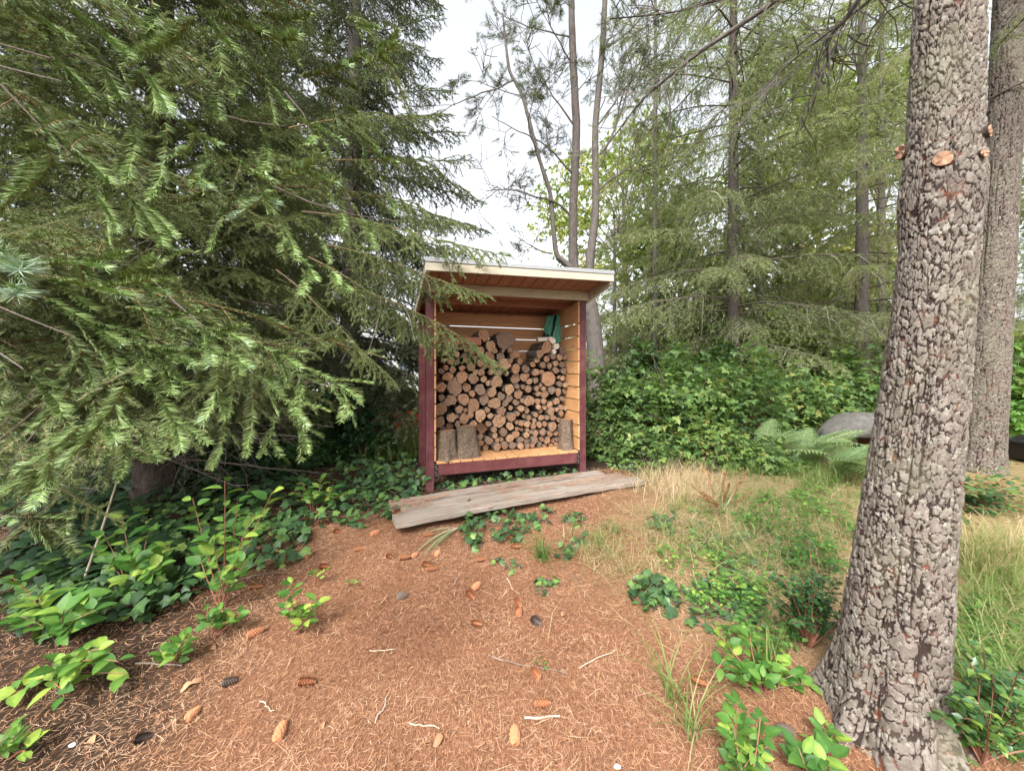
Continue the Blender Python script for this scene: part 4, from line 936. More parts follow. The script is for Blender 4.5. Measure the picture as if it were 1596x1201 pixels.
conifer('fir_tree', 'distant fir seen between the bare trunks and the drooping fir', 4.2, 15.5, 7.5, .13, .6, 2.6, mid_fir, 70, droopz=.1)
conifer('fir_tree', 'blue green fir beyond the far trunk at the right edge', 17.0, 12.0, 14, .2, .6, 3.8, mid_fir, 80, droopz=.1, zmax=11)

# ---- second trunk right of the big pine
b2 = np.array([6.12, 4.95, float(gz(6.12, 4.95))])
p2 = thing('pine_tree', 'slimmer dark barked pine standing behind the nearest trunk at the right edge', 'tree', b2)
z_ = np.concatenate([np.linspace(-.2, 6.9, 640), np.linspace(6.95, 11, 16)]); th_ = np.linspace(0, 2 * np.pi, 150, endpoint=False); TT, ZZ = np.meshgrid(th_, z_)
dp, tn, cl_ = plates(np.cos(TT), np.sin(TT), TT, ZZ, 34, .035)
r_ = np.interp(ZZ, [-.2, 0, .3, 2.5, 4.8, 11], [.27, .235, .205, .175, .155, .06]) + dp; x_ = np.interp(ZZ, [-.2, .3, 2.5, 4.8, 11], [-.02, .02, .18, .33, .55])
ii = np.arange(len(z_) - 1)[:, None] * 150; j = np.arange(150)[None]; j2 = (j + 1) % 150
g = Geo(); g.add(np.stack([x_ + r_ * np.cos(TT), r_ * np.sin(TT), ZZ], -1), np.stack([ii + j, ii + j2, ii + 150 + j2, ii + 150 + j], -1).reshape(-1, 4), 0, tn.ravel(), cl_.ravel() * .6)
g.build('trunk', M_pine, p2, True)
for k in range(16):
    z = 1.6 + 6 * rng.random(); a = rng.random() * 6.28
    put_bough(dead_b[k % 2] if z < 4.5 else mid_fir[k % 3], p2, b2 + np.array([.03 * z, 0, z]), (math.cos(a), math.sin(a), .05), (.55 if z < 4.5 else .6), 0, 'dead_bough' if z < 4.5 else 'bough')

# ------------------------------------------------------------------ bare limbed pine behind the shed
def limb_tree(g, p, d, l, r, depth, grav=-.05, jit=.16, m=0, kids=(3, 5), tips=None):
    n = max(5, int(l / .16)); n = min(n, 12); P = twig(p, d, l, n, grav, jit)
    V, F = tube(P, np.linspace(r, max(r * .3, .005), n + 1), 5 if r > .02 else 3); g.add(V, F, m)
    if depth == 0:
        if tips is not None: tips.append((P[-1], nrm(P[-1] - P[-2])))
        return
    for k in range(int(rng.integers(kids[0], kids[1] + 1))):
        i = int(n * (.25 + .7 * rng.random())); i = min(i, n - 1); T = nrm(P[i + 1] - P[i])
        dd = nrm(T + .95 * nrm(rng.normal(size=3) * [1, 1, .7]))
        limb_tree(g, P[i], dd, l * (.35 + .3 * rng.random()), max(.0065, r * .42), depth - 1, grav, jit, m, kids, tips)
    if tips is not None: tips.append((P[-1], nrm(P[-1] - P[-2])))

TZ = 8.6
bp = np.array([(927 - 798) / FPX * TZ, TZ, 0]); bp[2] = float(gz(bp[0], bp[1]))
bare = thing('pine_tree', 'half bare pine with several forked grey stems against the sky behind the shed roof', 'tree', bp)
def stem(pts, rads, nm='stem', m=M_bark):
    P = np.array([Wp(a, b, c) for a, b, c in pts]) - bp
    V, F, tn = trunk_geo(P, rads, 18, 90, .012, pts[0][0]); g = Geo(); g.add(V, F, 0, tn, tn); return g.build(nm, m, bare, True)
base_py = HOR + (H - bp[2]) / TZ * FPX
stem([(932, base_py + 6, TZ), (929, 560, TZ), (924, 500, TZ), (915, 460, TZ), (906, 440, TZ)], [.24, .19, .17, .165, .12], 'trunk')
stem([(920, 480, TZ), (893, 415, TZ), (893, 330, TZ), (899, 200, TZ), (893, 100, TZ), (886, -150, TZ), (880, -420, TZ)], [.12, .11, .095, .088, .08, .055, .02])
stem([(918, 480, TZ), (918, 415, TZ - .05), (929, 330, TZ), (927, 200, TZ), (939, 80, TZ), (950, -150, TZ), (955, -400, TZ)], [.11, .10, .078, .07, .062, .045, .015])
stem([(893, 420, TZ), (866, 398, TZ - .1), (858, 300, TZ - .2), (838, 240, TZ - .3), (815, 150, TZ - .4), (793, 110, TZ - .4), (783, 20, TZ - .5)], [.09, .055, .045, .04, .034, .027, .016], 'limb')
LIMBS = [((893, 341, TZ), (765, 212, 7.9), .035), ((858, 395, TZ), (790, 383, 8.2), .025), ((935, 240, TZ), (1060, 110, 8.2), .04), ((893, 270, TZ), (760, 160, 8.0), .03), ((838, 240, 8.3), (770, 130, 7.8), .02),
         ((899, 200, TZ), (800, 60, 8), .03), ((893, 100, TZ), (820, 0, 8), .025), ((929, 300, TZ), (1030, 200, 8.4), .03), ((927, 200, TZ), (1040, 60, 8.4), .03), ((939, 80, TZ), (1030, 0, 8.4), .025),
         ((893, 150, TZ), (960, 60, 8.2), .02), ((815, 150, 8.2), (720, 120, 7.8), .02), ((800, 125, 8.2), (690, 150, 7.6), .028), ((893, 60, TZ), (760, -30, 8), .025), ((886, -20, TZ), (1000, -80, 8), .025), ((858, 330, 8.4), (780, 290, 8.2), .012), ((918, 400, TZ), (980, 350, 8.4), .012), ((893, 300, TZ), (840, 200, 8.6), .015)]
for (a, b, r) in LIMBS:
    A_, B_ = Wp(*a) - bp, Wp(*b) - bp; g = Geo(); tips = []
    limb_tree(g, A_, B_ - A_, np.linalg.norm(B_ - A_), r * .8, 3, -.12, .12, 1, (3, 5), tips)
    # sparse long pine tufts on the twig ends
    for (p, d) in tips:
        up = p[2] + bp[2]
        if rng.random() < (.03 + .40 * float(sstep(4.9, 7.6, up))):
            for _ in range(2):
                needles(g, np.array([p - d * .14 + rng.normal(0, .05, 3), p + d * .05 + rng.normal(0, .05, 3)]), 170, .10, .007, .6, 0, (NEED3_T, NEED3_F))
    g.build('limb', [M_needle_dark, M_bark], bare)

# overhead limbs of the nearest pine crossing the upper right
def overlimb(pts, r0, r1, nm='limb', tw=True, seed=0):
    P = np.array([Wp(*p) for p in pts]) - np.array(pine.location); g = Geo()
    V, F, tn = trunk_geo(P, np.linspace(r0, r1, len(P)), 10, 60, .003, seed); g.add(V, F, 1, tn)
    if tw:
        Q = P[:1]
        for k in range(16):
            t = rng.random(); q = t * (len(P) - 1); i = min(int(q), len(P) - 2); p = P[i] + (P[i + 1] - P[i]) * (q - i); T = nrm(P[i + 1] - P[i]); tips = []
            limb_tree(g, p, nrm(T + nrm(rng.normal(size=3)) * .9 + [0, 0, -.2]), .35 + .45 * rng.random(), .005, 1, .15, .14, 1, (2, 4), tips)
            for (pp, d) in tips:
                if rng.random() < .6: needles(g, np.array([pp - d * .07, pp + d * .02]), 420, .05, .0028, .45, 0, (NEED3_T, NEED3_F))
    g.build(nm, [M_needle_mid, M_bark], pine)
overlimb([(1560, -420, 2.2), (1330, -90, 3.0), (1190, 15, 3.3), (1080, 88, 3.6), (1000, 155, 3.9), (937, 240, 4.2)], .034, .006)
overlimb([(1560, -380, 2.1), (1380, -60, 2.9), (1318, 30, 3.2), (1288, 62, 3.3), (1292, 110, 3.4)], .026, .009)
overlimb([(1500, -300, 2.0), (1400, -40, 2.8), (1345, 10, 3.4), (1240, 90, 3.9), (1160, 165, 4.2)], .02, .005)
overlimb([(1440, -260, 2.0), (1310, -60, 3.2), (1190, -20, 3.6), (1050, 20, 4.0), (950, 30, 4.2)], .022, .006)
put = 0
for k in range(24):     # its live crown, above the frame
    a = rng.random() * 6.28; z = 3.9 + 3.6 * rng.random()
    put_bough(mid_fir[k % 3], pine, np.array([1.95 + .12 * (z - 3.1), 1.66, z]), (math.cos(a), math.sin(a), .25), .45, 0)

# ------------------------------------------------------------------ leaves
def leafT(fold=.12, curl=.18, w=.30, n=5, notch=False):
    ts = np.linspace(0, 1, n + 1); V = []; 
    for t in ts:
        hw = w * math.sin(math.pi * min(1, t ** .8)) ** .75 * (1 - .15 * t) if 0 < t < 1 else .0
        z = -curl * (t - .1) ** 2 * 1.2
        V += [(-hw, t, z + fold * hw * 1.6), (0, t, z), (hw, t, z + fold * hw * 1.6)]
    F = []
    for i in range(n):
        a = i * 3; F += [[a, a + 1, a + 4, a + 3], [a + 1, a + 2, a + 5, a + 4]]
    return np.array(V), np.array(F)
IVY_O = [(0, 0), (.22, -.08), (.50, .05), (.44, .30), (.60, .52), (.33, .56), (.17, .76), (0, 1.0)]
def ivyT():
    right = [(x, y) for x, y in IVY_O]; left = [(-x, y) for x, y in IVY_O[-2:0:-1]]
    o = right + left; V = [(0, .38, 0)] + [(x, y, -.16 * abs(x) - .12 * max(0, y - .4) ** 2 - .03) for x, y in o]
    n = len(o); return np.array(V), np.array([[0, 1 + i, 1 + (i + 1) % n] for i in range(n)])
def trifT():
    T, F = leafT(.15, .2, .33, 3); V = []; FF = []
    for k, (a, s, ox, oy) in enumerate(((0, 1.0, 0, .18), (62, .82, .03, .05), (-62, .82, -.03, .05))):
        c, s_ = math.cos(R(-a)), math.sin(R(-a)); Q = T * s * .72; Q2 = Q.copy(); Q2[:, 0] = Q[:, 0] * c - Q[:, 1] * s_ + ox; Q2[:, 1] = Q[:, 0] * s_ + Q[:, 1] * c + oy
        FF.append(F + len(T) * k); V.append(Q2)
    return np.concatenate(V), np.concatenate(FF)
DIA = (np.array([[0, 0, 0], [-.32, .45, .08], [0, 1, -.06], [.32, .45, .08], [0, .48, 0]]), np.array([[0, 4, 1], [0, 3, 4], [4, 3, 2], [4, 2, 1]]))
def clusterT(k=5):
    T, F = DIA; V = []; FF = []
    for i in range(k):
        a = rng.random() * 6.28; Rm = frames(np.array([[math.cos(a), math.sin(a), .3 * rng.normal()]]), np.array([[0, 0, 1.0]]) + rng.normal(0, .4, 3))[0]
        V.append((T * (.5 + .3 * rng.random())) @ Rm.T + rng.normal(0, .12, 3)); FF.append(F + len(T) * i)
    return np.concatenate(V), np.concatenate(FF)
TRIB = (np.concatenate([(DIA[0] * .72) @ np.array([[math.cos(R(a)), math.sin(R(a)), 0], [-math.sin(R(a)), math.cos(R(a)), 0], [0, 0, 1]]) * s_ + [0, .1 if a == 0 else .03, 0] for a, s_ in ((0, 1.15), (62, .9), (-62, .9))]), np.concatenate([DIA[1] + 5 * k for k in range(3)]))
LEAF = leafT(); LEAFS = leafT(n=3); IVY = ivyT(); TRIF = trifT(); SMALL = DIA
def tmesh(T, nm, m, jit=.02):
    g = Geo(); tn_ = .5 + .16 * (np.abs(T[0][:, 0]) < .02) + .05 * rng.normal(size=len(T[0])); g.add(T[0] + rng.normal(0, jit, T[0].shape) * [1, 1, 1], T[1], 0, tn_); return g.mesh(nm, m, True)
leaf_me = [tmesh(leafT(.1 + .1 * rng.random(), .05 + .3 * rng.random(), .27 + .07 * rng.random()), 'leaf', M_salal, .006) for _ in range(5)]
ivy_me = [tmesh(IVY, 'leaf', M_ivy, .03) for _ in range(5)]
tri_me = [tmesh(trifT(), 'leaf', M_bramble, .012) for _ in range(5)]

def put_leaf(me, parent, p, d, up, s, nm='leaf'):
    fr = frames(np.array([d]), np.array([up]))[0]
    return mobj(nm, me, parent, mat4(fr, np.asarray(p) - np.array(parent.location), float(s)))

def leafy_plant(name, label, cat, base, stems, leaf_s, mes, stemm=M_redstem, group=None, pairs=.05, rosette=0):
    """stems: list of (end point, number of leaves); leaves sit along each stem and face up and outwards"""
    root = thing(name, label, cat, base, 0, group)
    for (e, nl) in stems:
        e = np.array(e, float); b = np.array(base, float) + rng.normal(0, .015, 3) * [1, 1, 0]; n = 8; t = np.linspace(0, 1, n)[:, None]
        mid = (b + e) / 2 + np.array([0, 0, .12 * np.linalg.norm(e - b)]) + rng.normal(0, .02, 3)
        P = (1 - t) ** 2 * b + 2 * t * (1 - t) * mid + t * t * e
        V, F = tube(P - np.array(root.location), np.linspace(.0035, .0018, n), 4); g = Geo(); g.add(V, F); g.build('stem', stemm, root)
        for k in range(nl):
            q = .3 + .7 * (k + .6) / nl; i = min(int(q * (n - 1)), n - 2); p = P[i] + (P[i + 1] - P[i]) * (q * (n - 1) - i); T = nrm(P[i + 1] - P[i])
            a = k * 2.4 + rng.random(); out = np.array([math.cos(a), math.sin(a), .15 + .25 * rng.normal()])
            d = nrm(out + T * .5); up = nrm(np.array([0, -.35, 1.0]) + rng.normal(0, .28, 3))
            put_leaf(mes[int(rng.integers(len(mes)))], root, p + d * .012, d, up, leaf_s * (.65 + .5 * rng.random()))
    return root

def stems_px(base, pts, n): return [(Wp(px, py, base[1] + dz), k) for (px, py, dz), k in zip(pts, n)]
SAL = [
 ('tall salal shrub with bright oval leaves on reddish stems under the left boughs', (345, 945), [(350, 748, 0), (300, 775, 0), (425, 765, .1), (395, 800, -.1), (330, 835, -.05), (385, 870, -.1), (355, 900, -.1), (310, 860, .1), (370, 780, .1)], [8, 7, 8, 7, 7, 8, 6, 5, 6], .088),
 ('salal shrub with broad dark green leaves in the shade below the spruce', (215, 930), [(190, 800, 0), (235, 820, .1), (160, 830, 0), (265, 850, 0), (205, 870, -.1), (250, 880, -.1), (140, 850, .1), (200, 900, -.1)], [8, 8, 8, 8, 8, 7, 7, 6], .10),
 ('salal shrub with large pale veined leaves near the left edge', (95, 1005), [(130, 925, 0), (60, 930, 0), (100, 950, -.1), (150, 950, -.05), (30, 960, 0), (110, 980, -.1), (20, 900, .1)], [8, 8, 7, 7, 7, 6, 7], .10),
 ('low salal runner with a red stem over the needles at the left edge', (40, 1062), [(160, 1010, 0), (185, 1030, -.05), (120, 1050, -.1), (100, 1085, -.15), (20, 1080, -.1), (200, 1050, 0)], [7, 6, 6, 5, 5, 5], .085),
 ('small yellow green salal sprout standing alone in the needle carpet', (468, 985), [(440, 925, 0), (455, 905, 0), (495, 935, 0), (470, 950, -.05), (480, 965, -.05), (450, 945, 0)], [6, 5, 7, 6, 5, 4], .06),
 ('young lime green salal between the tall shrub and the lone sprout', (335, 990), [(325, 945, 0), (345, 950, 0), (375, 955, 0), (355, 970, -.05), (335, 960, 0)], [5, 5, 5, 4, 4], .06),
 ('creeping dull green salal sprig beside a fallen twig', (268, 1030), [(300, 985, 0), (285, 1000, 0), (255, 1015, -.02), (280, 1015, -.05)], [6, 5, 4, 4], .06),
 ('tiny salal seedling just right of the tall salal', (495, 912), [(490, 893, 0), (508, 890, 0)], [4, 4], .05),
 ('tiniest salal seedling, alone on the needles below the planks', (546, 915), [(545, 908, 0), (551, 909, 0)], [3, 3], .03),
 ('salal sprig in the bottom left corner of the clearing', (10, 1185), [(25, 1145, 0), (5, 1165, 0), (40, 1170, -.02), (15, 1135, 0)], [5, 4, 4, 4], .055),
 ('salal clump with leaning leaves behind the ivy left of the shed', (490, 800), [(470, 750, 0), (500, 745, .1), (520, 760, 0), (455, 765, 0), (540, 770, 0), (485, 770, -.1)], [6, 6, 6, 6, 6, 6], .085),
 ('fresh green salal clump at the left foot of the nearest trunk', (1185, 1075), [(1115, 1040, 0), (1130, 1010, .05), (1165, 1045, 0), (1205, 1020, .05), (1240, 1050, 0), (1260, 1065, 0), (1190, 1060, -.05), (1150, 1060, -.05), (1220, 1040, 0), (1120, 985, .1), (1170, 990, .1)], [6, 6, 7, 6, 6, 5, 6, 5, 6, 5, 5], .062),
 ('salal sprout between the grey cone and the roots of the nearest pine', (1288, 1165), [(1283, 1135, 0), (1300, 1140, 0), (1275, 1150, 0)], [4, 4, 3], .05),
 ('salal leaves at the bottom edge left of the nearest pine', (1265, 1215), [(1245, 1165, 0), (1300, 1180, 0), (1290, 1195, -.02), (1250, 1185, 0)], [4, 4, 4, 3], .07),
 ('small seedling with four round leaves on the needles', (841, 1040), [(838, 1033, 0), (846, 1034, 0)], [3, 3], .022),
]
for lb, b, pts, n, s in SAL:
    base = G(*b); leafy_plant('salal_shrub', lb, 'shrub', base, stems_px(base, pts, [k + 3 if s > .05 else k for k in n]), s * 1.05, leaf_me)
base = G(1165, 1230)
leafy_plant('raspberry_sprout', 'pale green raspberry sprout with round leaflets at the bottom edge', 'plant', base, stems_px(base, [(1150, 1100, .02), (1145, 1130, 0), (1170, 1150, 0), (1150, 1180, 0), (1190, 1160, 0), (1185, 1120, .02), (1145, 1195, -.02)], [4, 4, 5, 5, 4, 4, 4]), .085, [tmesh(trifT(), 'leaf', M_salal, .008)], group=None)

# small leaved evergreen shrubs (huckleberry, box)
def small_shrub(label, base, pts, s, nl=16, name='huckleberry_shrub', m=None, cap=150):
    m = m or M_small; root = thing(name, label, 'shrub', base); g = Geo(); st = Geo()
    P0 = []; D0 = []
    for q in pts:
        e = np.array(q, float); b = np.array(base); n = 9; t = np.linspace(0, 1, n)[:, None]
        mid = (b + e) / 2 + np.array([0, 0, .1]) + rng.normal(0, .03, 3); P = (1 - t) ** 2 * b + 2 * t * (1 - t) * mid + t * t * e
        V, F = tube(P - b, np.linspace(.004, .0015, n), 3); st.add(V, F)
        for k in range(nl):
            qq = .25 + .75 * (k + .5) / nl; i = min(int(qq * (n - 1)), n - 2); p = P[i] + (P[i + 1] - P[i]) * (qq * (n - 1) - i); T = nrm(P[i + 1] - P[i])
            x = nrm(np.cross(T, [0, 0, 1.0]) + rng.normal(0, .3, 3)); d = nrm(T * .5 + x * (1 if k % 2 else -1)); P0.append(p); D0.append(d)
    st.build('stem', M_redstem, root); P0 = np.array(P0); D0 = np.array(D0); n = len(P0)
    V, F = inst(SMALL[0], SMALL[1], P0 - np.array(base), frames(D0, nrm(np.array([0, -.3, 1.0]) + rng.normal(0, .35, (n, 3)))), s * (.7 + .5 * rng.random(n)))
    g.add(V, F, 0, np.repeat(np.clip(.5 + .2 * rng.normal(size=n), 0, 1), len(SMALL[0])))
    o = g.build('foliage', m, root, True); o['kind'] = 'stuff'
    return root
def cloud_px(cx, cy, rx, ry, Z, dz, n): return [Wp(cx + rx * rng.normal() * .55, cy + ry * rng.normal() * .5, Z + dz * rng.normal() * .5) for _ in range(n)]
b = G(1262, 1010); small_shrub('dark small leaved evergreen shrub tight against the left of the nearest trunk', b, cloud_px(1255, 925, 50, 55, b[1], .2, 70), .032, 22)
b = G(1530, 1190); small_shrub('fresh green small leaved shrub at the foot of the nearest trunk, lower right corner', b, cloud_px(1545, 1090, 70, 60, b[1], .15, 75), .036, 20)
b = G(1560, 800 + 90); small_shrub('dense dark shrub behind the nearest trunk under the black bin', np.array([b[0], 3.6, float(gz(b[0], 3.6))]), cloud_px(1560, 790, 75, 60, 3.6, .4, 120), .06, 24)
b = G(1470, 1180); leafy_plant('salal_shrub', 'yellow green leafy seedlings at the right foot of the nearest trunk', 'shrub', b, stems_px(b, [(1450, 1160, 0), (1480, 1170, 0), (1500, 1150, 0), (1440, 1185, 0), (1470, 1120, .1), (1510, 1185, 0)], [4, 5, 5, 4, 4, 5]), .06, leaf_me)
b = G(1180, 870); 

# ---- ivy patches
def ivy_patch(label, cells, n, s, lift=.10, group=None, cap=290, minz=None):
    """cells: list of (px, py, rx, ry) ellipses on the ground in which the leaves grow"""
    w = np.array([c[2] * c[3] for c in cells], float); w /= w.sum(); pts = []
    for k in range(n):
        c = cells[int(rng.choice(len(cells), p=w))]; a = rng.random() * 6.28; r = math.sqrt(rng.random())
        p = G(c[0] + c[2] * r * math.cos(a), c[1] + c[3] * r * math.sin(a)); p[2] += lift * (.15 + .85 * rng.random()) * (1 - .4 * r); pts.append(p)
    pts = np.array(pts); base = pts.mean(0); base[2] = float(gz(base[0], base[1])); root = thing('ivy_patch', label, 'ivy', base, 0, group)
    order = np.argsort(pts[:, 1])
    for k in order[:cap]:
        d = nrm(np.array([rng.normal(), -.2 + 1.0 * rng.normal(), -.2 + .35 * rng.normal()])); up = nrm(np.array([.45 * rng.normal(), -.35 + .45 * rng.normal(), .8]))
        put_leaf(ivy_me[int(rng.integers(5))], root, pts[k], d, up, s * (.6 + .6 * rng.random()))
    rest = order[cap:]
    if len(rest):
        P = pts[rest]; m = len(P); D = nrm(np.stack([rng.normal(size=m), -.5 + .8 * rng.normal(size=m), -.15 * np.ones(m)], -1)); U = nrm(np.array([0, -.45, 1.0]) + rng.normal(0, .25, (m, 3)))
        V, F = inst(IVY[0], IVY[1], P - base, frames(D, U), s * (.6 + .6 * rng.random(m))); g = Geo(); g.add(V, F, 0, np.repeat(np.clip(.42 + .2 * rng.normal(size=m), 0, 1), len(IVY[0])))
        o = g.build('foliage', M_ivy, root, True); o['kind'] = 'stuff'
    g = Geo()
    for k in range(max(2, len(cells) * 2)):
        c = cells[k % len(cells)]; q = [G(c[0] + c[2] * (t * 2 - 1), c[1] + c[3] * .6 * math.sin(t * 5 + k), .02) - base for t in np.linspace(0, 1, 9)]
        V, F = tube(q, .003, 4); g.add(V, F)
    o = g.build('vine', M_barkdark, root)
    return root
ivy_patch('deep dark ivy bed from the left edge to the tall salal shrub', [(60, 910, 80, 70), (180, 920, 120, 60), (150, 850, 140, 60), (60, 980, 50, 30)], 760, .085, .22)
ivy_patch('shaded ivy further back around the foot of the big spruce', [(60, 780, 120, 50), (250, 765, 130, 35), (400, 770, 90, 30), (150, 740, 200, 25), (380, 730, 120, 20)], 1500, .085, .3, None, 60)
ivy_patch('dark ivy between the salal clumps left of the clearing', [(290, 880, 90, 50), (400, 850, 80, 45), (250, 830, 100, 40), (330, 800, 120, 30)], 560, .075, .18)
ivy_patch('ivy spilling down from the shrubs to the left end of the planks', [(560, 790, 60, 35), (600, 770, 50, 40), (510, 800, 50, 28), (460, 825, 25, 25), (620, 810, 20, 12)], 420, .07, .2)
ivy_patch('ivy growing against the left front post and back corner of the shed', [(640, 745, 30, 18), (610, 735, 40, 25), (560, 745, 50, 30), (650, 762, 22, 8)], 300, .07, .25)
ivy_patch('row of ivy leaves under the front beam of the shed', [(705, 762, 25, 6), (745, 757, 30, 7), (790, 750, 30, 7), (835, 745, 25, 7), (880, 742, 20, 6)], 95, .075, .14)
ivy_patch('ivy hanging over the front plank left of its middle', [(720, 790, 22, 10), (733, 800, 22, 14), (715, 775, 18, 7), (735, 830, 16, 18), (740, 850, 12, 12), (645, 790, 24, 10), (660, 800, 14, 12)], 150, .06, .14)
ivy_patch('ivy creeping out below the middle of the front plank', [(780, 812, 32, 16), (820, 820, 28, 14), (795, 838, 30, 10), (845, 815, 15, 8), (855, 800, 12, 8)], 120, .06, .10)
ivy_patch('small ivy tuft under the right half of the front plank', [(897, 812, 22, 12), (905, 845, 16, 10), (885, 865, 14, 12)], 55, .055, .08)
ivy_patch('compact dark ivy clump alone in the middle of the needles right of centre', [(1018, 930, 38, 26), (1000, 915, 20, 14), (1040, 945, 22, 20)], 95, .06, .12)
ivy_patch('loose ivy strands between the compact clump and the evergreen shrub', [(1110, 935, 50, 30), (1160, 950, 40, 30), (1100, 970, 30, 14), (1140, 905, 45, 16)], 140, .055, .08)
ivy_patch('bright green vine leaves scattered through the straw below the hedge', [(1060, 825, 45, 14), (1110, 850, 45, 16), (1150, 880, 30, 12), (1030, 815, 30, 12), (1180, 840, 40, 16)], 130, .055, .08)
ivy_patch('few ivy leaves below the green grass tuft', [(852, 912, 22, 10), (845, 925, 12, 6)], 16, .05, .05)
ivy_patch('few ivy leaves left of the green grass tuft', [(800, 885, 14, 9), (775, 878, 12, 6)], 14, .05, .05)

# ------------------------------------------------------------------ bramble hedge right of the shed and other shrubs
def leaf_shrub(name, label, c, rad, n_obj, n_bulk, s, me, T, m, cat='shrub', group=None, stemn=10, flat=.15, tone=.45, stems=M_barkdark, view=None):
    """c: centre on the ground; rad: (rx, ry, height)"""
    c = np.array([c[0], c[1], float(gz(c[0], c[1]))]); root = thing(name, label, cat, c, 0, group)
    n = n_obj + n_bulk; lump = rng.normal(size=(14, 3)); lump[:, 2] = abs(lump[:, 2]); lump = nrm(lump)
    d = rng.normal(size=(n, 3)); d[:, 2] = abs(d[:, 2]); d = nrm(d)
    bump = np.clip((d @ lump.T), 0, 1) ** 14; r = (.60 + .50 * bump.max(1)) * (1 - .38 * rng.random(n) ** 2.2) * (1 + .06 * rng.normal(size=n))
    P = d * r[:, None] * np.array(rad); P[:, 2] = np.maximum(P[:, 2], .03)
    D = nrm(d * [1, 1, .3] + rng.normal(0, .7, (n, 3)) + [0, 0, -.3]); U = nrm(d * .8 + np.array([0, 0, .9]) + rng.normal(0, .4, (n, 3)))
    S = s * (.6 + .7 * rng.random(n))
    v = nrm(-np.array([c[0], c[1], 0])); vis = P @ v + .15 * rng.random(n) * rad[0]
    order = np.argsort(-vis)
    idx = order[:n_obj * 3:3] if n_obj else []
    for k in idx: put_leaf(me[int(rng.integers(len(me)))], root, P[k] + c, D[k], U[k], S[k])
    mask = np.ones(n, bool); mask[list(idx)] = False
    P, D, U, S = P[mask], D[mask], U[mask], S[mask]
    V, F = inst(T[0], T[1], P, frames(D, U), S); g = Geo(); g.add(V, F, 0, np.repeat(np.clip(tone + .2 * rng.normal(size=len(P)), 0, 1), len(T[0]))); o = g.build('foliage', m, root); o['kind'] = 'stuff'
    g = Geo()
    for k in range(stemn):
        e = nrm(np.array([rng.normal(), rng.normal(), 1.3])) * np.array(rad) * .95; P_ = twig((.12 * rng.normal(), .12 * rng.normal(), 0), e, np.linalg.norm(e), 9, .5, .1); V, F = tube(P_, np.linspace(.009, .003, 10), 4); g.add(V, F)
    g.build('stem', stems, root)
    return root
def gx(px, Z): return ((px - 798) / FPX * Z, Z)
HEDGE = [
 ('bramble_shrub', 'dense bramble touching the right post of the shed', gx(962, 5.9), (.80, .75, 1.72), 150, 2300, .105),
 ('bramble_shrub', 'bramble with pale three part leaves, second along the hedge from the shed', gx(1060, 5.95), (.85, .8, 1.75), 150, 2400, .115),
 ('bramble_shrub', 'tangled bramble with reddish dry stems in the middle of the hedge', gx(1150, 6.3), (.95, .8, 1.7), 110, 2200, .105),
 ('bramble_shrub', 'bramble mound behind the fern, left of the upturned boat', gx(1235, 6.9), (1.0, .9, 1.55), 60, 2000, .11),
 ('bramble_shrub', 'bright green bramble behind the upturned boat', gx(1330, 7.8), (1.2, .9, 1.75), 40, 1900, .12),
 ('bramble_shrub', 'low bramble at the front of the hedge beside the dry grass', gx(1000, 5.05), (.42, .35, .62), 110, 500, .085),
 ('bramble_shrub', 'low bramble sprawling under the middle of the hedge front', gx(1110, 5.15), (.55, .4, .62), 90, 600, .09),
 ('bramble_shrub', 'bramble with light leaves low beside the fern', gx(1200, 5.0), (.5, .4, .45), 60, 450, .085),
]
for nm, lb, c, rad, no, nbk, s in HEDGE:
    leaf_shrub(nm, lb, c, rad, no, int(nbk * 1.05), s * 1.02, tri_me, TRIB, M_bramble, stems=M_redstem if 'reddish' in lb else M_barkdark, stemn=16)
CL = clusterT(5)
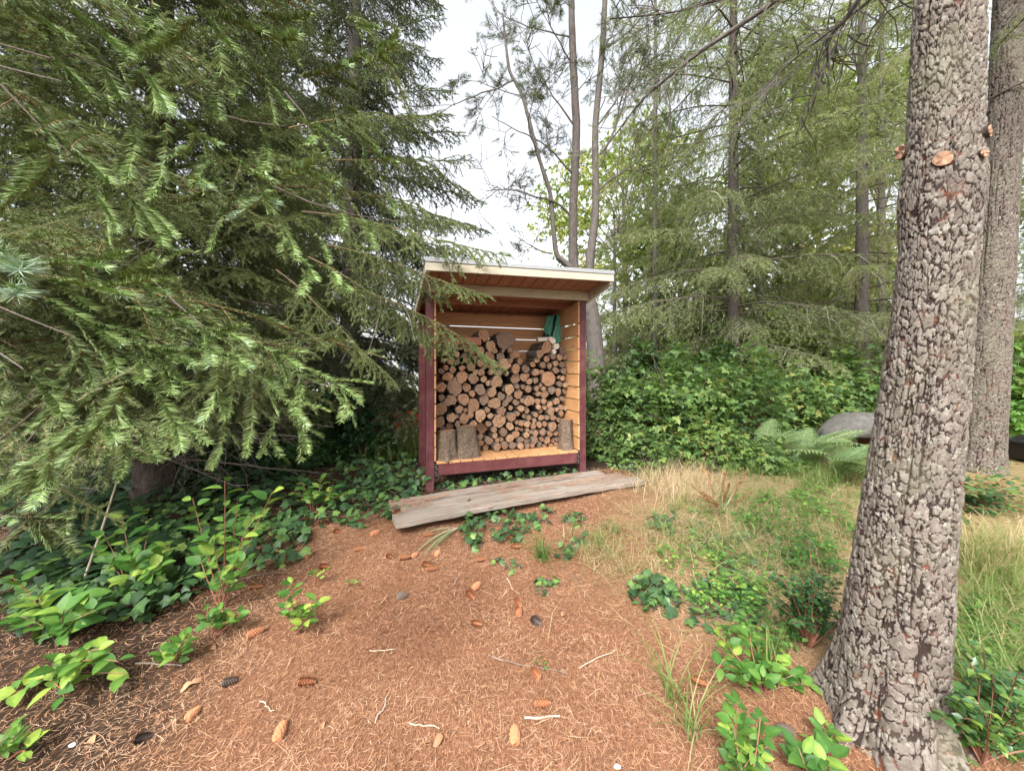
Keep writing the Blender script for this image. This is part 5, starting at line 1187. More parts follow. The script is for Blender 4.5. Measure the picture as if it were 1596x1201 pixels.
BACK = [
 ('broad_leaved_shrub', 'tall yellow green shrub above the middle of the hedge', gx(1225, 9.5), (1.6, 1.2, 2.5), 1600, .24, M_maple, .5),
 ('broad_leaved_shrub', 'tall dark shrub behind the hedge by the shed', gx(1010, 9.6), (1.7, 1.2, 2.2), 1600, .22, M_bramble, .35),
 ('broad_leaved_shrub', 'dark shrub behind the hedge below the drooping fir', gx(1120, 9.2), (1.5, 1.2, 2.1), 1500, .22, M_bramble, .3),
 ('broad_leaved_shrub', 'bright green bush beyond the boat, left of the nearest trunk', gx(1370, 10.5), (2.0, 1.5, 2.6), 1700, .26, M_maple, .35),
 ('broad_leaved_shrub', 'bright green bush at the right edge behind the dark barked pine', gx(1600, 7.6), (1.9, 1.4, 2.1), 2000, .2, M_salal, .65),
 ('broad_leaved_shrub', 'yellowish bush low behind the shed, seen left of its back post', gx(620, 9.5), (1.1, .9, .8), 700, .16, M_maple, .5),
 ('holly_shrub', 'dark holly with small stiff leaves left of the shed', gx(568, 6.0), (.5, .45, 1.6), 900, .10, M_small, .25),
 ('broad_leaved_shrub', 'shaded bush under the spruce boughs left of the holly', gx(470, 6.2), (.9, .6, 1.0), 1500, .15, M_bramble, .3),
 ('broad_leaved_shrub', 'yellow green bush glimpsed low through the big spruce', gx(330, 8.2), (1.6, 1.2, 1.7), 1500, .2, M_maple, .35),
 ('broad_leaved_shrub', 'shaded bush at the far left behind the spruce trunk', gx(60, 6.8), (2.0, 1.2, 1.8), 1700, .18, M_bramble, .2),
 ('broad_leaved_shrub', 'low dark bush at the left foot of the spruce trunk', gx(60, 4.9), (1.2, .6, 1.0), 1500, .12, M_small, .15),
 ('broad_leaved_shrub', 'low dark bush at the right foot of the spruce trunk', gx(340, 4.9), (.8, .6, .95), 1500, .12, M_small, .2),
 ('broad_leaved_shrub', 'dark bush filling the gap right of the spruce trunk', gx(450, 5.3), (.7, .6, 1.1), 1300, .12, M_small, .2),
 ('broad_leaved_shrub', 'dim bush behind the spruce trunk', gx(210, 5.9), (1.1, .7, 1.3), 1500, .15, M_bramble, .2),
 ('broad_leaved_shrub', 'distant low bush behind the shed', gx(830, 16), (4.5, 1.5, 1.9), 1800, .35, M_maple, .25),
 ('broad_leaved_shrub', 'distant bush closing the view right of the shed', gx(1080, 17), (5.0, 1.6, 4.2), 2600, .4, M_maple, .35),
 ('broad_leaved_shrub', 'distant bush closing the view behind the fir', gx(1330, 17), (5.0, 1.6, 4.8), 2600, .4, M_maple, .4),
 ('broad_leaved_shrub', 'distant bush beyond the right edge', gx(1600, 14), (4.5, 1.6, 3.4), 2200, .36, M_maple, .5),
]
for nm, lb, c, rad, nbk, s, m, tn in BACK:
    leaf_shrub(nm, lb, c, rad, 0, nbk, s, None, CL, m, stemn=8, tone=tn)

# broad-leaved trees far behind on the right
def broad_tree(label, X, Y, h, rad, n, s, m, tone, z0=.3):
    c = np.array([X, Y, float(gz(X, Y))]); root = thing('maple_tree', label, 'tree', c)
    V, F, tn = trunk_geo([(0, 0, -.2), (.1, 0, h * .4), (-.1, 0, h * .9)], [.18, .13, .04], 16, 60, .01, X); g = Geo(); g.add(V, F, 0, tn, tn)
    cl = []
    for k in range(26):
        z = h * (z0 + (.98 - z0) * rng.random()); a = rng.random() * 6.28; rr = rad * (.35 + .65 * rng.random()) * math.sin(math.pi * min(.95, (z / h))) ** .5
        e = np.array([math.cos(a) * rr, math.sin(a) * rr, z]); V, F = tube(np.array([[0, 0, z * .7], e * [.5, .5, .92], e]), [.05, .03, .01], 5); g.add(V, F, 0, .5); cl.append(e)
    g.build('trunk', M_bark, root); cl = np.array(cl)
    P = cl[rng.integers(len(cl), size=n)] + rng.normal(0, rad * .2, (n, 3)) * [1, 1, .7]
    V, F = inst(CL[0], CL[1], P, frames(rng.normal(size=(n, 3)), nrm(np.array([0, 0, 1.0]) + rng.normal(0, .6, (n, 3)))), s * (.6 + .7 * rng.random(n)))
    g = Geo(); g.add(V, F, 0, np.repeat(np.clip(tone + .2 * rng.normal(size=n), 0, 1), len(CL[0]))); o = g.build('crown', m, root); o['kind'] = 'stuff'
broad_tree('yellow green maple showing between the drooping fir and the nearest trunk', 11.8, 15.5, 12, 3.2, 2800, .3, M_maple, .6, .25)
broad_tree('green maple behind the fir boughs right of the shed', 8.0, 18, 10, 3.0, 2300, .32, M_maple, .4, .25)
broad_tree('pale yellow maple far behind the lacy firs', 6.2, 21, 15, 4.2, 3000, .34, M_maple, .7, .15)
broad_tree('yellow green maple far right of the firs', 14.5, 20, 17, 4.5, 3000, .34, M_maple, .7, .15)
broad_tree('light green maple high behind the nearest trunk', 15.5, 16, 14, 3.8, 2800, .32, M_maple, .45, .2)

# ------------------------------------------------------------------ ferns
def frond_geo(L_, W_, n=22, arch=.5, pin=9):
    g = Geo(); P = twig((0, 0, 0), (0, 1, .75), L_, 14, 1.9 * arch / L_, .015)
    V, F = tube(P, np.linspace(.0035, .001, 15), 4); g.add(V, F, 1)
    s = np.concatenate([[0], np.cumsum(np.linalg.norm(np.diff(P, axis=0), axis=1))]); Pp = []; Dp = []; Lp = []
    for k in range(n):
        t = .2 + .78 * k / n; q = t * s[-1]; p = np.array([np.interp(q, s, P[:, j]) for j in range(3)]); i = min(int(t * 14), 13); T = nrm(P[i + 1] - P[i]); x = nrm(np.cross(T, [0, 0, 1.0]))
        l = W_ * math.sin(math.pi * min(1, (t - .1) / .95)) ** .7 * (1.1 - t * .55)
        for sd_ in (-1, 1):
            d = nrm(T * .45 + x * sd_ + [0, 0, -.12 + .06 * rng.normal()])
            for u in range(pin):
                f = (u + .3) / pin; pp = p + d * l * f; x3 = np.cross(d, np.cross(T, d)); 
                for s2 in (-1, 1): Pp.append(pp); Dp.append(nrm(nrm(T) * s2 + d * .5)); Lp.append(l * .25 * (1 - f * .7) + .004)
    Pp, Dp, Lp = np.array(Pp), np.array(Dp), np.array(Lp); n_ = len(Pp)
    V, F = inst(SMALL[0], SMALL[1], Pp, frames(Dp, nrm(np.array([0, -.2, 1.0]) + rng.normal(0, .12, (n_, 3)))), Lp); g.add(V, F, 0, np.repeat(np.clip(.4 + .15 * rng.normal(size=n_), 0, 1), len(SMALL[0])))
    return g.mesh('frond', [M_fern, M_straw])
fr_me = [frond_geo(.9, .22, 16, a_, 8) for a_ in (.45, .75, .6, .9)]
sw_me = [frond_geo(.5, .055, 26, .35, 2), frond_geo(.5, .06, 26, .35, 2)]
def fern(label, base, n, s, mes, dirs=None, name='fern', up=None):
    root = thing(name, label, 'fern', base)
    for k in range(n):
        a = k * 2.4 + rng.random() if dirs is None else R(dirs[k % len(dirs)] + 14 * rng.normal())
        put_bough(mes[k % len(mes)], root, np.array(base), (math.cos(a), math.sin(a), .25 + .5 * rng.random() if up is None else up), s * (.75 + .4 * rng.random()), .2 * rng.normal(), 'frond')
fb = np.array([*gx(1235, 5.0), 0]); fb[2] = float(gz(fb[0], fb[1]))
fern('bracken fern with pale arching fronds in front of the upturned boat', fb, 7, 1.0, fr_me, [-10, -45, 25, -80])
for dx_, dy_ in ((.35, -.25), (-.3, .1)):
    fq = fb + [dx_, dy_, 0]; fq[2] = float(gz(fq[0], fq[1])); fern('bracken frond clump %s' % ('at the right end of the bracken, nearest the boat' if dx_ > 0 else 'at the left end of the bracken, against the hedge'), fq, 6, .9, fr_me, [-20, -60, 10, -100, 50])
fb = np.array([*gx(1290, 4.6), 0]); fb[2] = float(gz(fb[0], fb[1]))
fern('lower bracken fern leaning towards the nearest trunk', fb, 5, .85, fr_me, [-20, -50, 10, -75, -110])
fb = np.array([*gx(1180, 5.3), 0]); fb[2] = float(gz(fb[0], fb[1]))
fern('bracken fern half hidden in the hedge beside the dry grass', fb, 8, .8, fr_me, [-60, -100, -30, -130])
fern('yellowing sword fern frond pair below the left half of the planks', G(716, 822), 4, .85, sw_me, [-128, -112, -100, -140], 'fern', -.45)
fern('small fern tucked in the bramble by the shed post', np.array([*gx(1010, 5.0), .22]), 7, .6, sw_me, [-60, -100, -30, -130, -80])

# ------------------------------------------------------------------ grass
def blades(P, h, w, tone, lean=.5, seg=4, spread=None):
    n = len(P); a = rng.random(n) * 6.28; L_ = h * (.6 + .7 * rng.random(n)); ln = lean * (.3 + 1.0 * rng.random(n))
    t = np.linspace(0, 1, seg + 1); V = np.zeros((n, seg + 1, 2, 3)); dx, dy = np.cos(a), np.sin(a); wv = w * (.7 + .6 * rng.random(n))
    for i, tt in enumerate(t):
        out = L_ * ln * tt ** 1.7; z = L_ * (tt - .45 * np.minimum(ln, 1.4) * tt ** 2.2)
        hw = wv * (1 - tt ** 1.5) * .5 + .0002
        for k, sg in enumerate((-1, 1)): V[:, i, k, 0] = P[:, 0] + dx * out - dy * hw * sg; V[:, i, k, 1] = P[:, 1] + dy * out + dx * hw * sg; V[:, i, k, 2] = P[:, 2] + z
    b = (np.arange(n) * (seg + 1) * 2)[:, None, None]; i = (np.arange(seg) * 2)[None, :, None]; F = (b + i + np.array([0, 1, 3, 2])[None, None]).reshape(-1, 4)
    tn = np.repeat(np.clip(tone + .16 * rng.normal(size=n), 0, 1), (seg + 1) * 2)
    return V.reshape(-1, 3), F, tn
def grass_tuft(label, base, n, h, w, tone, lean=.6, rad=.02, name='grass_tuft'):
    P = np.array(base) * [1, 1, 1] + rng.normal(0, rad, (n, 3)) * [1, 1, 0]
    root = thing(name, label, 'grass', base)
    if n <= 60:
        P = P - np.array(base); V, F, tn = blades(P, h, w, tone, lean, 6); V = V.reshape(n, -1, 3); tn = tn.reshape(n, -1); F0 = F[:6]
        for k in range(n): g = Geo(); g.add(V[k], F0, 0, tn[k]); g.build('blade', M_grass, root)
    else:
        V, F, tn = blades(P - np.array(base), h, w, tone, lean, 5); g = Geo(); g.add(V, F, 0, tn); o = g.build('blades', M_grass, root); o['kind'] = 'stuff'
TUFTS = [('green arching grass tuft in the middle below the planks', (845, 872), 55, .26, .006, .2, 1.3), ('thin yellow green grass tuft with a dead brown base in the needles', (1048, 1092), 22, .30, .006, .4, 1.1),
         ('yellow green grass tuft nearer the bottom edge, blades in a V', (1085, 1150), 24, .28, .006, .4, 1.2), ('green upright grass tuft among the salal by the nearest trunk', (1198, 1055), 26, .30, .006, .3, .45),
         ('pale grass tuft right of the front plank end', (960, 830), 60, .16, .004, .55, 1.0), ('grey green grass tuft left of the compact ivy clump', (935, 850), 50, .14, .004, .5, 1.1)]
for lb, b, n, h, w, tn, le in TUFTS: grass_tuft(lb, G(*b), n, h, w, tn, le)

def litter(n, xr, yr, ln, wd, dens_f=None, lift=.012, tone=.5, tplw=1.0, elev=.16):
    x = rng.uniform(*xr, n); y = rng.uniform(*yr, n)
    if dens_f is not None: k = rng.random(n) < dens_f(x, y); x, y = x[k], y[k]
    k = np.abs(x) < (y + .45) * 1.42; x, y = x[k], y[k]; n = len(x)
    a = rng.random(n) * 6.28; el = rng.normal(0, elev, n); d = np.stack([np.cos(a), np.sin(a), el], -1); d = nrm(d)
    side = nrm(np.cross(d, [0, 0, 1.0])); L_ = ln * (.6 + .8 * rng.random(n)); c = np.stack([x, y, gz(x, y) + lift * rng.random(n) ** 1.5 + .002], -1)
    bend = (rng.normal(0, .08, n) * L_)[:, None] * side; hw = (wd * (.7 + .6 * rng.random(n)) * .5)[:, None] * side
    A_ = c - d * L_[:, None] / 2; B_ = c + bend; D_ = c + d * L_[:, None] / 2
    V = np.stack([A_ - hw * .6, A_ + hw * .6, B_ + hw, B_ - hw, D_], 1).reshape(-1, 3)
    b = (np.arange(n) * 5)[:, None]; F4 = b + np.array([[0, 1, 2, 3]]); F3 = b + np.array([[3, 2, 4]])
    pt = fbm(x * 1.7 + 3, y * 1.7, None, 3) - .5
    return V, F4, F3, np.repeat(np.clip(tone + 0.6 * pt + .25 * rng.normal(size=n), 0, 1), 5)
def px_scatter(cells, n, clump=True):
    w = np.array([c[2] * c[3] for c in cells], float); w /= w.sum(); out = []
    k = rng.choice(len(cells), size=n, p=w); a = rng.random(n) * 6.28; r = np.sqrt(rng.random(n))
    c = np.array(cells, float)[k]; px = c[:, 0] + c[:, 2] * r * np.cos(a); py = c[:, 1] + c[:, 3] * r * np.sin(a)
    dx, dz = (px - 798) / FPX, (HOR - py) / FPX; t = 1.3 / -dz
    for _ in range(25): t = .5 * t + .5 * (gz(dx * t, t) - H) / dz
    X_, Y_ = dx * t, t
    if clump:
        cn = 40 + n // 25; ci = rng.integers(0, n, cn); j = ci[rng.integers(0, cn, n)]; m_ = rng.random(n) < .75
        X_ = np.where(m_, X_[j] + rng.normal(0, .035, n), X_); Y_ = np.where(m_, Y_[j] + rng.normal(0, .035, n), Y_)
    return np.stack([X_, Y_, gz(X_, Y_)], -1)
g = Geo()
for cells, n, h, w, tn, le in (([(1060, 765, 75, 26), (1050, 745, 60, 22)], 1000, .30, .0032, .9, 1.1),
                               ([(1180, 830, 150, 45), (1240, 880, 90, 50), (1120, 800, 110, 30)], 1100, .15, .0032, .85, 2.2),
                               ([(1180, 830, 170, 60), (1230, 780, 110, 35)], 1500, .17, .0045, .25, 1.1),
                               ([(1000, 860, 110, 40), (930, 840, 60, 25)], 900, .12, .003, .7, 1.6),
                               ([(1300, 745, 70, 20), (1190, 740, 60, 15)], 900, .3, .004, .3, .7)):
    V, F, t_ = blades(px_scatter(cells, n), h, w, tn, le, 4); g.add(V, F, 0, t_)
sx = lambda x, y: sstep(.15, 1.0, x - .35 * (y - 2.6)) * sstep(1.9, 2.7, y) * (1 - sstep(4.6, 5.2, y - .1 * x)) * (.35 + .65 * sstep(.4, .6, fbm(x * 2.2, y * 2.2)))
for n_, ln_, lf_ in ((9000, .16, .05), (3500, .30, .10)):
    V, F4, F3, t_ = litter(n_, (-.2, 6.5), (1.9, 5.4), ln_, .0032, sx, lf_, .9, 1.0, .30); g.add(V, F4, 0, t_); g.F.append(F3 + g.n - len(V)); g.M.append(np.zeros(len(F3)))
o = g.build('dry_grass', M_grass); tag(o, 'matted straw coloured and green grass between the needle carpet and the hedge', 'grass', None, 'stuff')
g = Geo()
for cells, n, h, w, tn, le in (([(1560, 960, 55, 75), (1540, 1040, 60, 40)], 1300, .22, .004, .45, 1.5), ([(1550, 880, 60, 30)], 600, .35, .004, .7, .9), ([(1585, 1130, 40, 60)], 500, .25, .005, .3, .8)):
    V, F, t_ = blades(px_scatter(cells, n), h, w, tn, le, 4); g.add(V, F, 0, t_)
o = g.build('meadow_grass', M_grass); tag(o, 'yellow green long grass at the right edge behind the nearest trunk', 'grass', None, 'stuff')
P = px_scatter([(1130, 930, 90, 30), (1550, 1010, 60, 70), (1200, 1000, 70, 25), (1240, 830, 90, 50), (1180, 800, 110, 30), (1290, 780, 60, 35), (1100, 880, 80, 25), (1250, 890, 60, 30)], 4600); P[:, 2] += .10 * rng.random(len(P)) ** .7; n = len(P)
V, F = inst(DIA[0], DIA[1], P, frames(nrm(rng.normal(size=(n, 3)) * [1, 1, .3]), nrm(np.array([0, -.4, 1.0]) + rng.normal(0, .4, (n, 3)))), .034 * (.5 + .8 * rng.random(n)))
g = Geo(); g.add(V, F, 0, np.repeat(np.clip(.6 + .2 * rng.normal(size=n), 0, 1), 5)); tag(g.build('low_weeds', M_salal), 'low leafy weeds mixed into the straw before the hedge', 'weeds', None, 'stuff')
# rusty seed heads (dock) in the dry grass
root = thing('dock_plant', 'rust brown dried dock seed stalks standing in the straw before the hedge', 'plant', G(1125, 800))
for k in range(14):
    e = Wp(1080 + 90 * rng.random(), 720 + 60 * rng.random(), root.location[1] + .2 * rng.normal()) - np.array(root.location); P = twig((0, 0, 0), e, np.linalg.norm(e), 8, .3, .06)
    g = Geo(); V, F = tube(P, np.linspace(.003, .0015, 9), 4); g.add(V, F, 1); needles(g, P[3:], 500, .018, .010, .5, 0, (NEED3_T, NEED3_F), .4); g.build('seed_stalk', [M_rust, M_straw], root)
# far ground cover beyond the hedge and shed
P = np.stack([rng.uniform(-14, 20, 9000), rng.uniform(7.5, 20, 9000)], -1); P = np.concatenate([P, np.stack([rng.uniform(-3.2, -1.45, 1500), rng.uniform(5.6, 9, 1500)], -1)]); P = np.concatenate([P, gz(P[:, 0], P[:, 1])[:, None]], 1)
V, F, t_ = blades(P, .3, .02, .5, .8, 2); g = Geo(); g.add(V, F, 0, t_); tag(g.build('far_grass', M_grass), 'rough pale grass growing beyond the shed and hedge', 'grass', None, 'stuff')

# ------------------------------------------------------------------ fallen needles, cones, twigs
bare_f = lambda x, y: (1 - .75 * sstep(.5, 1.6, x - .35 * (y - 2.6)) * sstep(2.1, 2.9, y)) * (1 - .45 * sstep(-1.3, -2.0, x + .2 * (y - 2)))
g = Geo()
for n, yr, ln, wd in ((88000, (1.15, 2.0), .031, .0016), (84000, (2.0, 3.4), .035, .0024), (24000, (3.4, 5.2), .045, .004)):
    V, F4, F3, tn = litter(n, (-5.5, 5.5), yr, ln, wd, bare_f, .016, .60); g.add(V, F4, 0, tn); g.F.append(F3 + g.n - len(V)); g.M.append(np.zeros(len(F3)))
for n, yr, ln, wd in ((900, (1.15, 2.2), .11, .0022), (700, (2.2, 4.0), .13, .003)):
    V, F4, F3, tn = litter(n, (-4.5, 4.5), yr, ln, wd, bare_f, .02, .85); g.add(V, F4, 0, tn); g.F.append(F3 + g.n - len(V)); g.M.append(np.zeros(len(F3)))
tag(g.build('needle_litter', M_litter), 'carpet of fallen reddish brown conifer needles over the clearing', 'needle litter', None, 'stuff')
# needles caught on the planks
g = Geo(); n = 3200
u = rng.random(n); v = rng.random(n) ** .8; c = fp0 + np.outer(u, fp1 - fp0) + np.outer(.02 + v * .5, fside) + [0, 0, .016]
keep = (fbm(u * 7, v * 3) + .15 * v > .56); c = c[keep]; n = len(c); a = rng.random(n) * 6.28
d = np.stack([np.cos(a), np.sin(a), 0 * a], -1); s_ = nrm(np.cross(d, [0, 0, 1.0])) * .0016; l = (.012 + .012 * rng.random(n))[:, None]
V = np.stack([c - d * l - s_, c - d * l + s_, c + d * l + s_, c + d * l - s_], 1).reshape(-1, 3); g.add(V, (np.arange(n) * 4)[:, None] + np.arange(4)[None], 0, np.repeat(.25 + .4 * rng.random(n), 4))
tag(g.build('plank_litter', M_litter), 'reddish needles lying in drifts on the weathered planks', 'needle litter', None, 'stuff')

def cone_mesh(L_, rad, m):
    g = Geo(); n = 64; k = np.arange(n); t = (k + .5) / n; a = k * 2.39996
    r = rad * np.sin(np.pi * np.clip(t * .93 + .05, 0, 1)) ** .6; P = np.stack([r * np.cos(a) * .68, t * L_ * .86, r * np.sin(a) * .68], -1)
    out = np.stack([np.cos(a), 0 * a, np.sin(a)], -1); D = nrm(out * .9 + np.array([0, .62, 0])); Rm = frames(D, out)
    T = np.array([[-.35, 0, 0], [.35, 0, 0], [.5, .6, .05], [0, 1, .12], [-.5, .6, .05]]); V, F = inst(T, np.array([[0, 1, 2, 3], [0, 3, 4, 0]])[:1], P, Rm, np.full(n, .0185 * rad / .014) * (1 - .35 * t))
    g.add(V, F); F2 = (np.array([[0, 3, 4]])[None] + (np.arange(n) * 5)[:, None, None]).reshape(-1, 3); g.F.append(F2 + g.n - len(V)); g.M.append(np.zeros(len(F2)))
    tt = np.linspace(0, 1, 8); V, F = tube(np.stack([0 * tt, tt * L_ * .95, 0 * tt], -1), rad * .78 * np.sin(np.pi * np.clip(tt * .9 + .06, 0, 1)) ** .6, 8); g.add(V, F)
    so = g.mesh('pine_cone', m); return so
cm_o = [cone_mesh(.08, .0135, M_cone) for _ in range(3)]; cm_d = cone_mesh(.07, .015, M_conedark)
CONES = [(464, 1068, 5, 'below the lone salal sprout'), (289, 1128, 85, 'pointing away, lower left of the clearing'), (430, 1162, 100, 'upright in view near the bottom edge, left of centre'), (383, 996, 40, 'right of the young lime green salal'),
 (389, 918, 15, 'right of the tall salal shrub'), (442, 867, 25, 'above the lone salal sprout, leftmost of three'), (474, 872, 70, 'above the lone salal sprout, middle of three'), (498, 886, -10, 'above the lone salal sprout, rightmost of three'),
 (602, 868, -25, 'left end of the row below the plank corner'), (622, 872, 12, 'second in the row below the plank corner'), (641, 871, 60, 'third in the row below the plank corner'), (658, 882, -15, 'left of the yellow fern, upper of two'),
 (664, 890, 8, 'left of the yellow fern, lower of two'), (742, 876, 5, 'right of the yellow fern'), (679, 870, 80, 'touching the yellow fern'), (728, 925, -50, 'left one of the little pair in the centre'), (737, 922, 60, 'right one of the little pair in the centre'),
 (735, 974, -25, 'pale orange, in the middle of the clearing'), (804, 937, -70, 'top of the chain of three right of centre'), (806, 950, -80, 'middle of the chain of three right of centre'), (808, 963, 85, 'bottom of the chain of three right of centre'),
 (790, 838, -30, 'among the ivy under the middle plank edge'), (796, 854, -15, 'left of the green grass tuft'), (660, 836, 10, 'just under the left plank edge'), (577, 836, 50, 'left of the plank corner'), (830, 1046, -65, 'beside the four leaved seedling'),
 (832, 1102, 0, 'tan, lying level beside the pale stick'), (803, 1166, 92, 'near the bottom edge in the centre'), (1076, 1061, -38, 'between the thin grass tuft and the salal'), (550, 860, 20, 'left of the row below the plank corner'), (520, 830, -20, 'in the bare patch under the ivy left of the planks')]
def place_cone(px, py, ang, lb, me, nm='pine_cone'):
    p = G(px, py, .018); a = R(ang); o = mobj(nm, me, None); o.matrix_basis = Matrix.Translation([float(v) for v in p]) @ Matrix.Rotation(a - R(90), 4, 'Z') @ Matrix.Rotation(.06 * rng.normal(), 4, 'X') @ Matrix.Scale(.85 + .3 * rng.random(), 4)
    tag(o, lb, 'cone', 'fallen cones on the needle carpet')
for i, (px, py, ang, lb) in enumerate(CONES): place_cone(px, py, ang, 'orange brown fallen cone ' + lb, cm_o[i % 3])
place_cone(209, 1160, 15, 'dark weathered cone alone at the lower left', cm_d); place_cone(829, 967, -50, 'dark cone with a twig, right of the orange chain', cm_d); place_cone(1209, 1143, -5, 'grey weathered cone left of the pine roots', cm_d); place_cone(617, 934, 30, 'small grey open cone in the middle left of the clearing', cm_d); place_cone(345, 1070, 20, 'dark stubby cone half buried near the lower left cone', cm_d)

def stick_px(a, b, r, lb, m=M_straw, nm='stick', lift=.012):
    A_, B_ = G(*a, lift), G(*b, lift); n = 7; t = np.linspace(0, 1, n)[:, None]; P = A_ * (1 - t) + B_ * t + rng.normal(0, .004, (n, 3)); P[:, 2] = gz(P[:, 0], P[:, 1]) + lift
    V, F = tube(P - P[0], np.linspace(r, r * .7, n), 6); g = Geo(); g.add(V, F); g.add((V[:6]), [[0, 1, 2, 3, 4, 5]]); g.add(V[-6:], [[5, 4, 3, 2, 1, 0]]); o = g.build(nm, m, None, True); o.location = [float(v) for v in P[0]]; tag(o, lb, 'stick')
stick_px((818, 1123), (874, 1119), .0055, 'thick pale bare stick lying level near the bottom centre'); stick_px((586, 1128), (607, 1083), .0035, 'pale split stick pointing up, lower left of centre')
stick_px((574, 1018), (614, 1014), .003, 'short grey white stick left of centre'); stick_px((640, 1130), (685, 1136), .003, 'grey stick flat in the needles near the bottom'); stick_px((708, 912), (716, 896), .003, 'short white twig below the yellow fern')
stick_px((760, 1024), (885, 1052), .002, 'long thin curved twig above the seedling', M_deadtwig); stick_px((790, 903), (799, 920), .0035, 'short pale stub above the chain of cones'); stick_px((405, 1095), (428, 1112), .003, 'grey stub in the lower left clearing')
stick_px((370, 905), (445, 893), .002, 'long thin twig between the tall salal and the sprout', M_deadtwig); stick_px((215, 1035), (285, 1040), .0045, 'dark forked twig behind the red stemmed salal runner', M_deadtwig); stick_px((903, 1043), (960, 1015), .003, 'frayed pale twig right of centre')
stick_px((880, 890), (922, 935), .002, 'thin green grey twig right of the grass tuft', M_deadtwig); stick_px((480, 804), (540, 812), .003, 'pale twig in the bare patch left of the planks'); stick_px((1290, 880), (1330, 868), .003, 'pale twig in the straw by the nearest trunk')
# leaning pole in the shrubs at left
g = Geo(); A_, B_ = G(125, 920, .0), Wp(187, 735, 2.6); V, F = tube([A_, (A_ + B_) / 2 + [.01, 0, .01], B_], [.008, .007, .005], 6); g.add(V, F); tag(g.build('stick', M_straw, None, True), 'long pale bare stick leaning upright among the dark salal at left', 'stick')
# dead leaves and pebbles
DL = [(147, 1161, 'tan fallen leaf beside the dark cone, lower left'), (336, 1015, 'pinkish fallen leaf below the young salal'), (300, 1068, 'reddish curled leaf left of centre'), (297, 1070, 'small mauve leaf by the curled one'), (503, 1140, 'mauve fallen leaf near the bottom left of centre'),
      (875, 963, 'pale tan fallen leaf right of the dark cone'), (1265, 893, 'rust red fallen leaf beside the evergreen shrub'), (1275, 902, 'second rust leaf beside the evergreen shrub'), (690, 1150, 'small pink leaf near the bottom centre'), (1030, 745, 'brown leaf by the plank end')]
dl_me = [tmesh(leafT(.5, .6, .34), 'dead_leaf', M_deadleaf, .03) for _ in range(3)]
for i, (px, py, lb) in enumerate(DL):
    p = G(px, py, .012); a = rng.random() * 6.28; fr = frames(np.array([[math.cos(a), math.sin(a), .1]]), np.array([[.1, -.2, 1.0]]))[0]; tag(mobj('dead_leaf', dl_me[i % 3], None, mat4(fr, p, .045 + .015 * rng.random())), lb, 'leaf', 'fallen leaves on the needle carpet')
for px, py, lb in ((113, 1163, 'white pebble left of the tan leaf'), (962, 1197, 'pale pebble at the bottom edge right of centre')):
    g = Geo(); a = np.linspace(0, np.pi, 7); n = 9; V = []; F = []
    for i, u in enumerate(a):
        for j in range(n): b_ = j / n * 6.283; rr = 1 + .12 * math.sin(3 * b_ + i); V.append((.014 * math.sin(u) * math.cos(b_) * rr, .010 * math.sin(u) * math.sin(b_) * rr, .006 * math.cos(u)))
    for i in range(6):
        for j in range(n): F.append([i * n + j, i * n + (j + 1) % n, (i + 1) * n + (j + 1) % n, (i + 1) * n + j])
    g.add(V, F); o = g.build('pebble', M_pebble, None, True); o.location = [float(v) for v in G(px, py, .008)]; tag(o, lb, 'pebble')

# ------------------------------------------------------------------ upturned boat and black bin at the right
def boat():
    c = np.array([5.72, 5.7, 0]); c[2] = float(gz(c[0], c[1])) ; zt = H + (HOR - 646) / FPX * 5.5
    root = thing('rowing_boat', 'upturned grey boat half hidden behind the fern and the nearest trunk', 'boat', c, R(-8))
    n, m = 26, 14; V = np.zeros((n, m, 3)); Lb = 2.0; hgt = zt - c[2]
    for i in range(n):
        u = i / (n - 1); x = -1.0 + Lb * u; w_ = .42 * min(1, (u / .28)) ** .55 * (1 if u < .8 else 1 - (u - .8)); top = hgt - .02 - .12 * (1 - min(1, u / .22)) ** 2
        for j in range(m):
            a = math.pi * j / (m - 1); V[i, j] = (x, -w_ * math.cos(a), (top - .30) + .30 * max(0, math.sin(a)) ** .55 * min(1, .35 + u * 3))
    F = [[i * m + j, i * m + j + 1, (i + 1) * m + j + 1, (i + 1) * m + j] for i in range(n - 1) for j in range(m - 1)]
    g = Geo(); g.add(V, F); o = g.build('hull', M_hull, root, True); s_ = o.modifiers.new('solid', 'SOLIDIFY'); s_.thickness = .02
    g = Geo(); B = V[:, 1] + [0, -.006, 0]; Vb = np.concatenate([B, B + [0, -.014, -.05]]); g.add(Vb, [[i, i + 1, n + i + 1, n + i] for i in range(n - 1)]); g.build('gunwale', M_hullred, root)
    for x in (-.2, .5):
        g = Geo(); g.add(boxV(x, x + .1, -.38, .38, 0, hgt - .33), BOXF); g.build('support_block', M_oldboard, root)
boat()
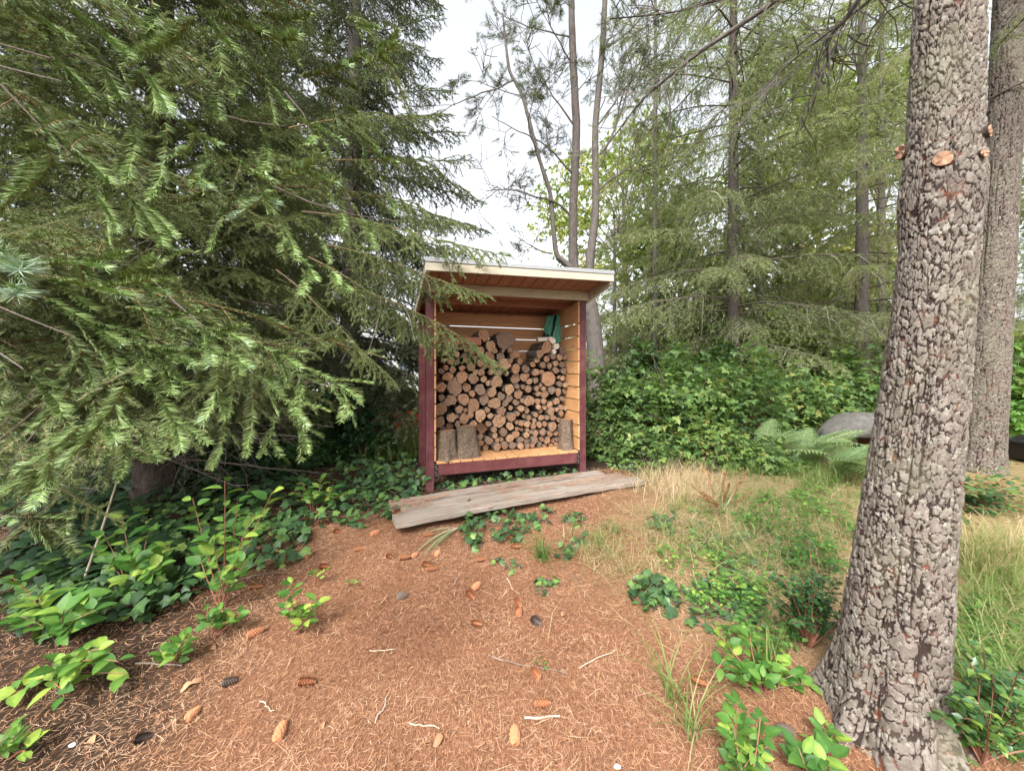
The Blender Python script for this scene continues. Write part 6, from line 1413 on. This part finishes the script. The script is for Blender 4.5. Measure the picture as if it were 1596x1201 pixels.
def bin_():
    c = np.array([*gx(1622, 5.4), 0]); c[2] = float(gz(c[0], c[1])); zt = H + (HOR - 693) / FPX * 5.2
    root = thing('rubbish_bin', 'black bin with a black bag at the right edge behind the slimmer pine', 'bin', c)
    h = zt - c[2]; g = Geo(); V = np.array([(-.22, -.2, 0), (.22, -.2, 0), (.22, .2, 0), (-.22, .2, 0), (-.3, -.27, h), (.3, -.27, h), (.3, .27, h), (-.3, .27, h)]); g.add(V, BOXF); o = g.build('bin_body', M_black, root); b = o.modifiers.new('bevel', 'BEVEL'); b.width = .03; b.segments = 3
    P = [(-.31, -.28, h), (.31, -.28, h), (.31, .28, h), (-.31, .28, h), (-.31, -.28, h)]; g = Geo()
    for i in range(4): V, F = tube([P[i], P[i + 1]], .022, 8); g.add(V, F)
    g.build('rim', M_bag, root, True)
    n, m = 30, 14; g = Geo(); A_, U_ = np.meshgrid(np.linspace(0, 2 * np.pi, n, endpoint=False), np.linspace(0.02, 1, m)); r = U_ * .27; z = h + .10 * (1 - U_ ** 2) + .10 * (fbm(np.cos(A_) * U_ * 5 + 2, np.sin(A_) * U_ * 5) - .5)
    V = np.stack([r * np.cos(A_) * 1.08, r * np.sin(A_), z], -1); F = [[i * n + j, i * n + (j + 1) % n, (i + 1) * n + (j + 1) % n, (i + 1) * n + j] for i in range(m - 1) for j in range(n)]; g.add(V, F); g.build('rubbish_bag', M_bag, root, True)
bin_()

# ------------------------------------------------------------------ glimpses behind the shed at left
c = np.array([*gx(575, 22), 0]); c[2] = float(gz(c[0], c[1])); root = thing('building', 'pale building glimpsed through the branches left of the shed', 'building', c)
def bb(nm, m, *a): g = Geo(); g.add(boxV(*a), BOXF); return g.build(nm, m, root)
bb('wall', M_render, -3.5, 3.0, 0, 4, 0, 2.8); 
for x in (-2.4, .2, 1.7):
    w_ = bb('window', M_cream, x, x + .9, -.04, -.002, 1.0, 2.0); g = Geo(); g.add(boxV(x + .07, x + .83, -.05, -.041, 1.07, 1.93), BOXF); g.build('pane', M_glass, w_)
g = Geo(); g.add(boxV(-3.9, 3.4, -.4, 4.4, 0, 0, lambda x, y: 2.8 + .18 * (y + .4), lambda x, y: 2.93 + .18 * (y + .4)), BOXF); g.build('roof', M_roofing, root)
c = G(640, 662); c = np.array([*gx(640, 7.4), 0]); c[2] = float(gz(c[0], c[1])) + .12; root = thing('barrier_netting', 'orange plastic barrier netting sagging low in the grass left of the shed', 'netting', c)
g = Geo()
for r_ in range(5):
    P = [(x, .05 * math.sin(x * 3), .12 + r_ * .07 + .03 * math.sin(x * 2.2)) for x in np.linspace(-.9, .25, 20)]; V, F = tube(P, .014, 4); g.add(V, F)
g.build('strand', M_orange, root); g = Geo()
for x in np.linspace(-.9, .25, 24): V, F = tube([(x, .05 * math.sin(x * 3), .1 + .03 * math.sin(x * 2.2)), (x, .05 * math.sin(x * 3), .42 + .03 * math.sin(x * 2.2))], .012, 4); g.add(V, F)
g.build('cross_strand', M_orange, root)
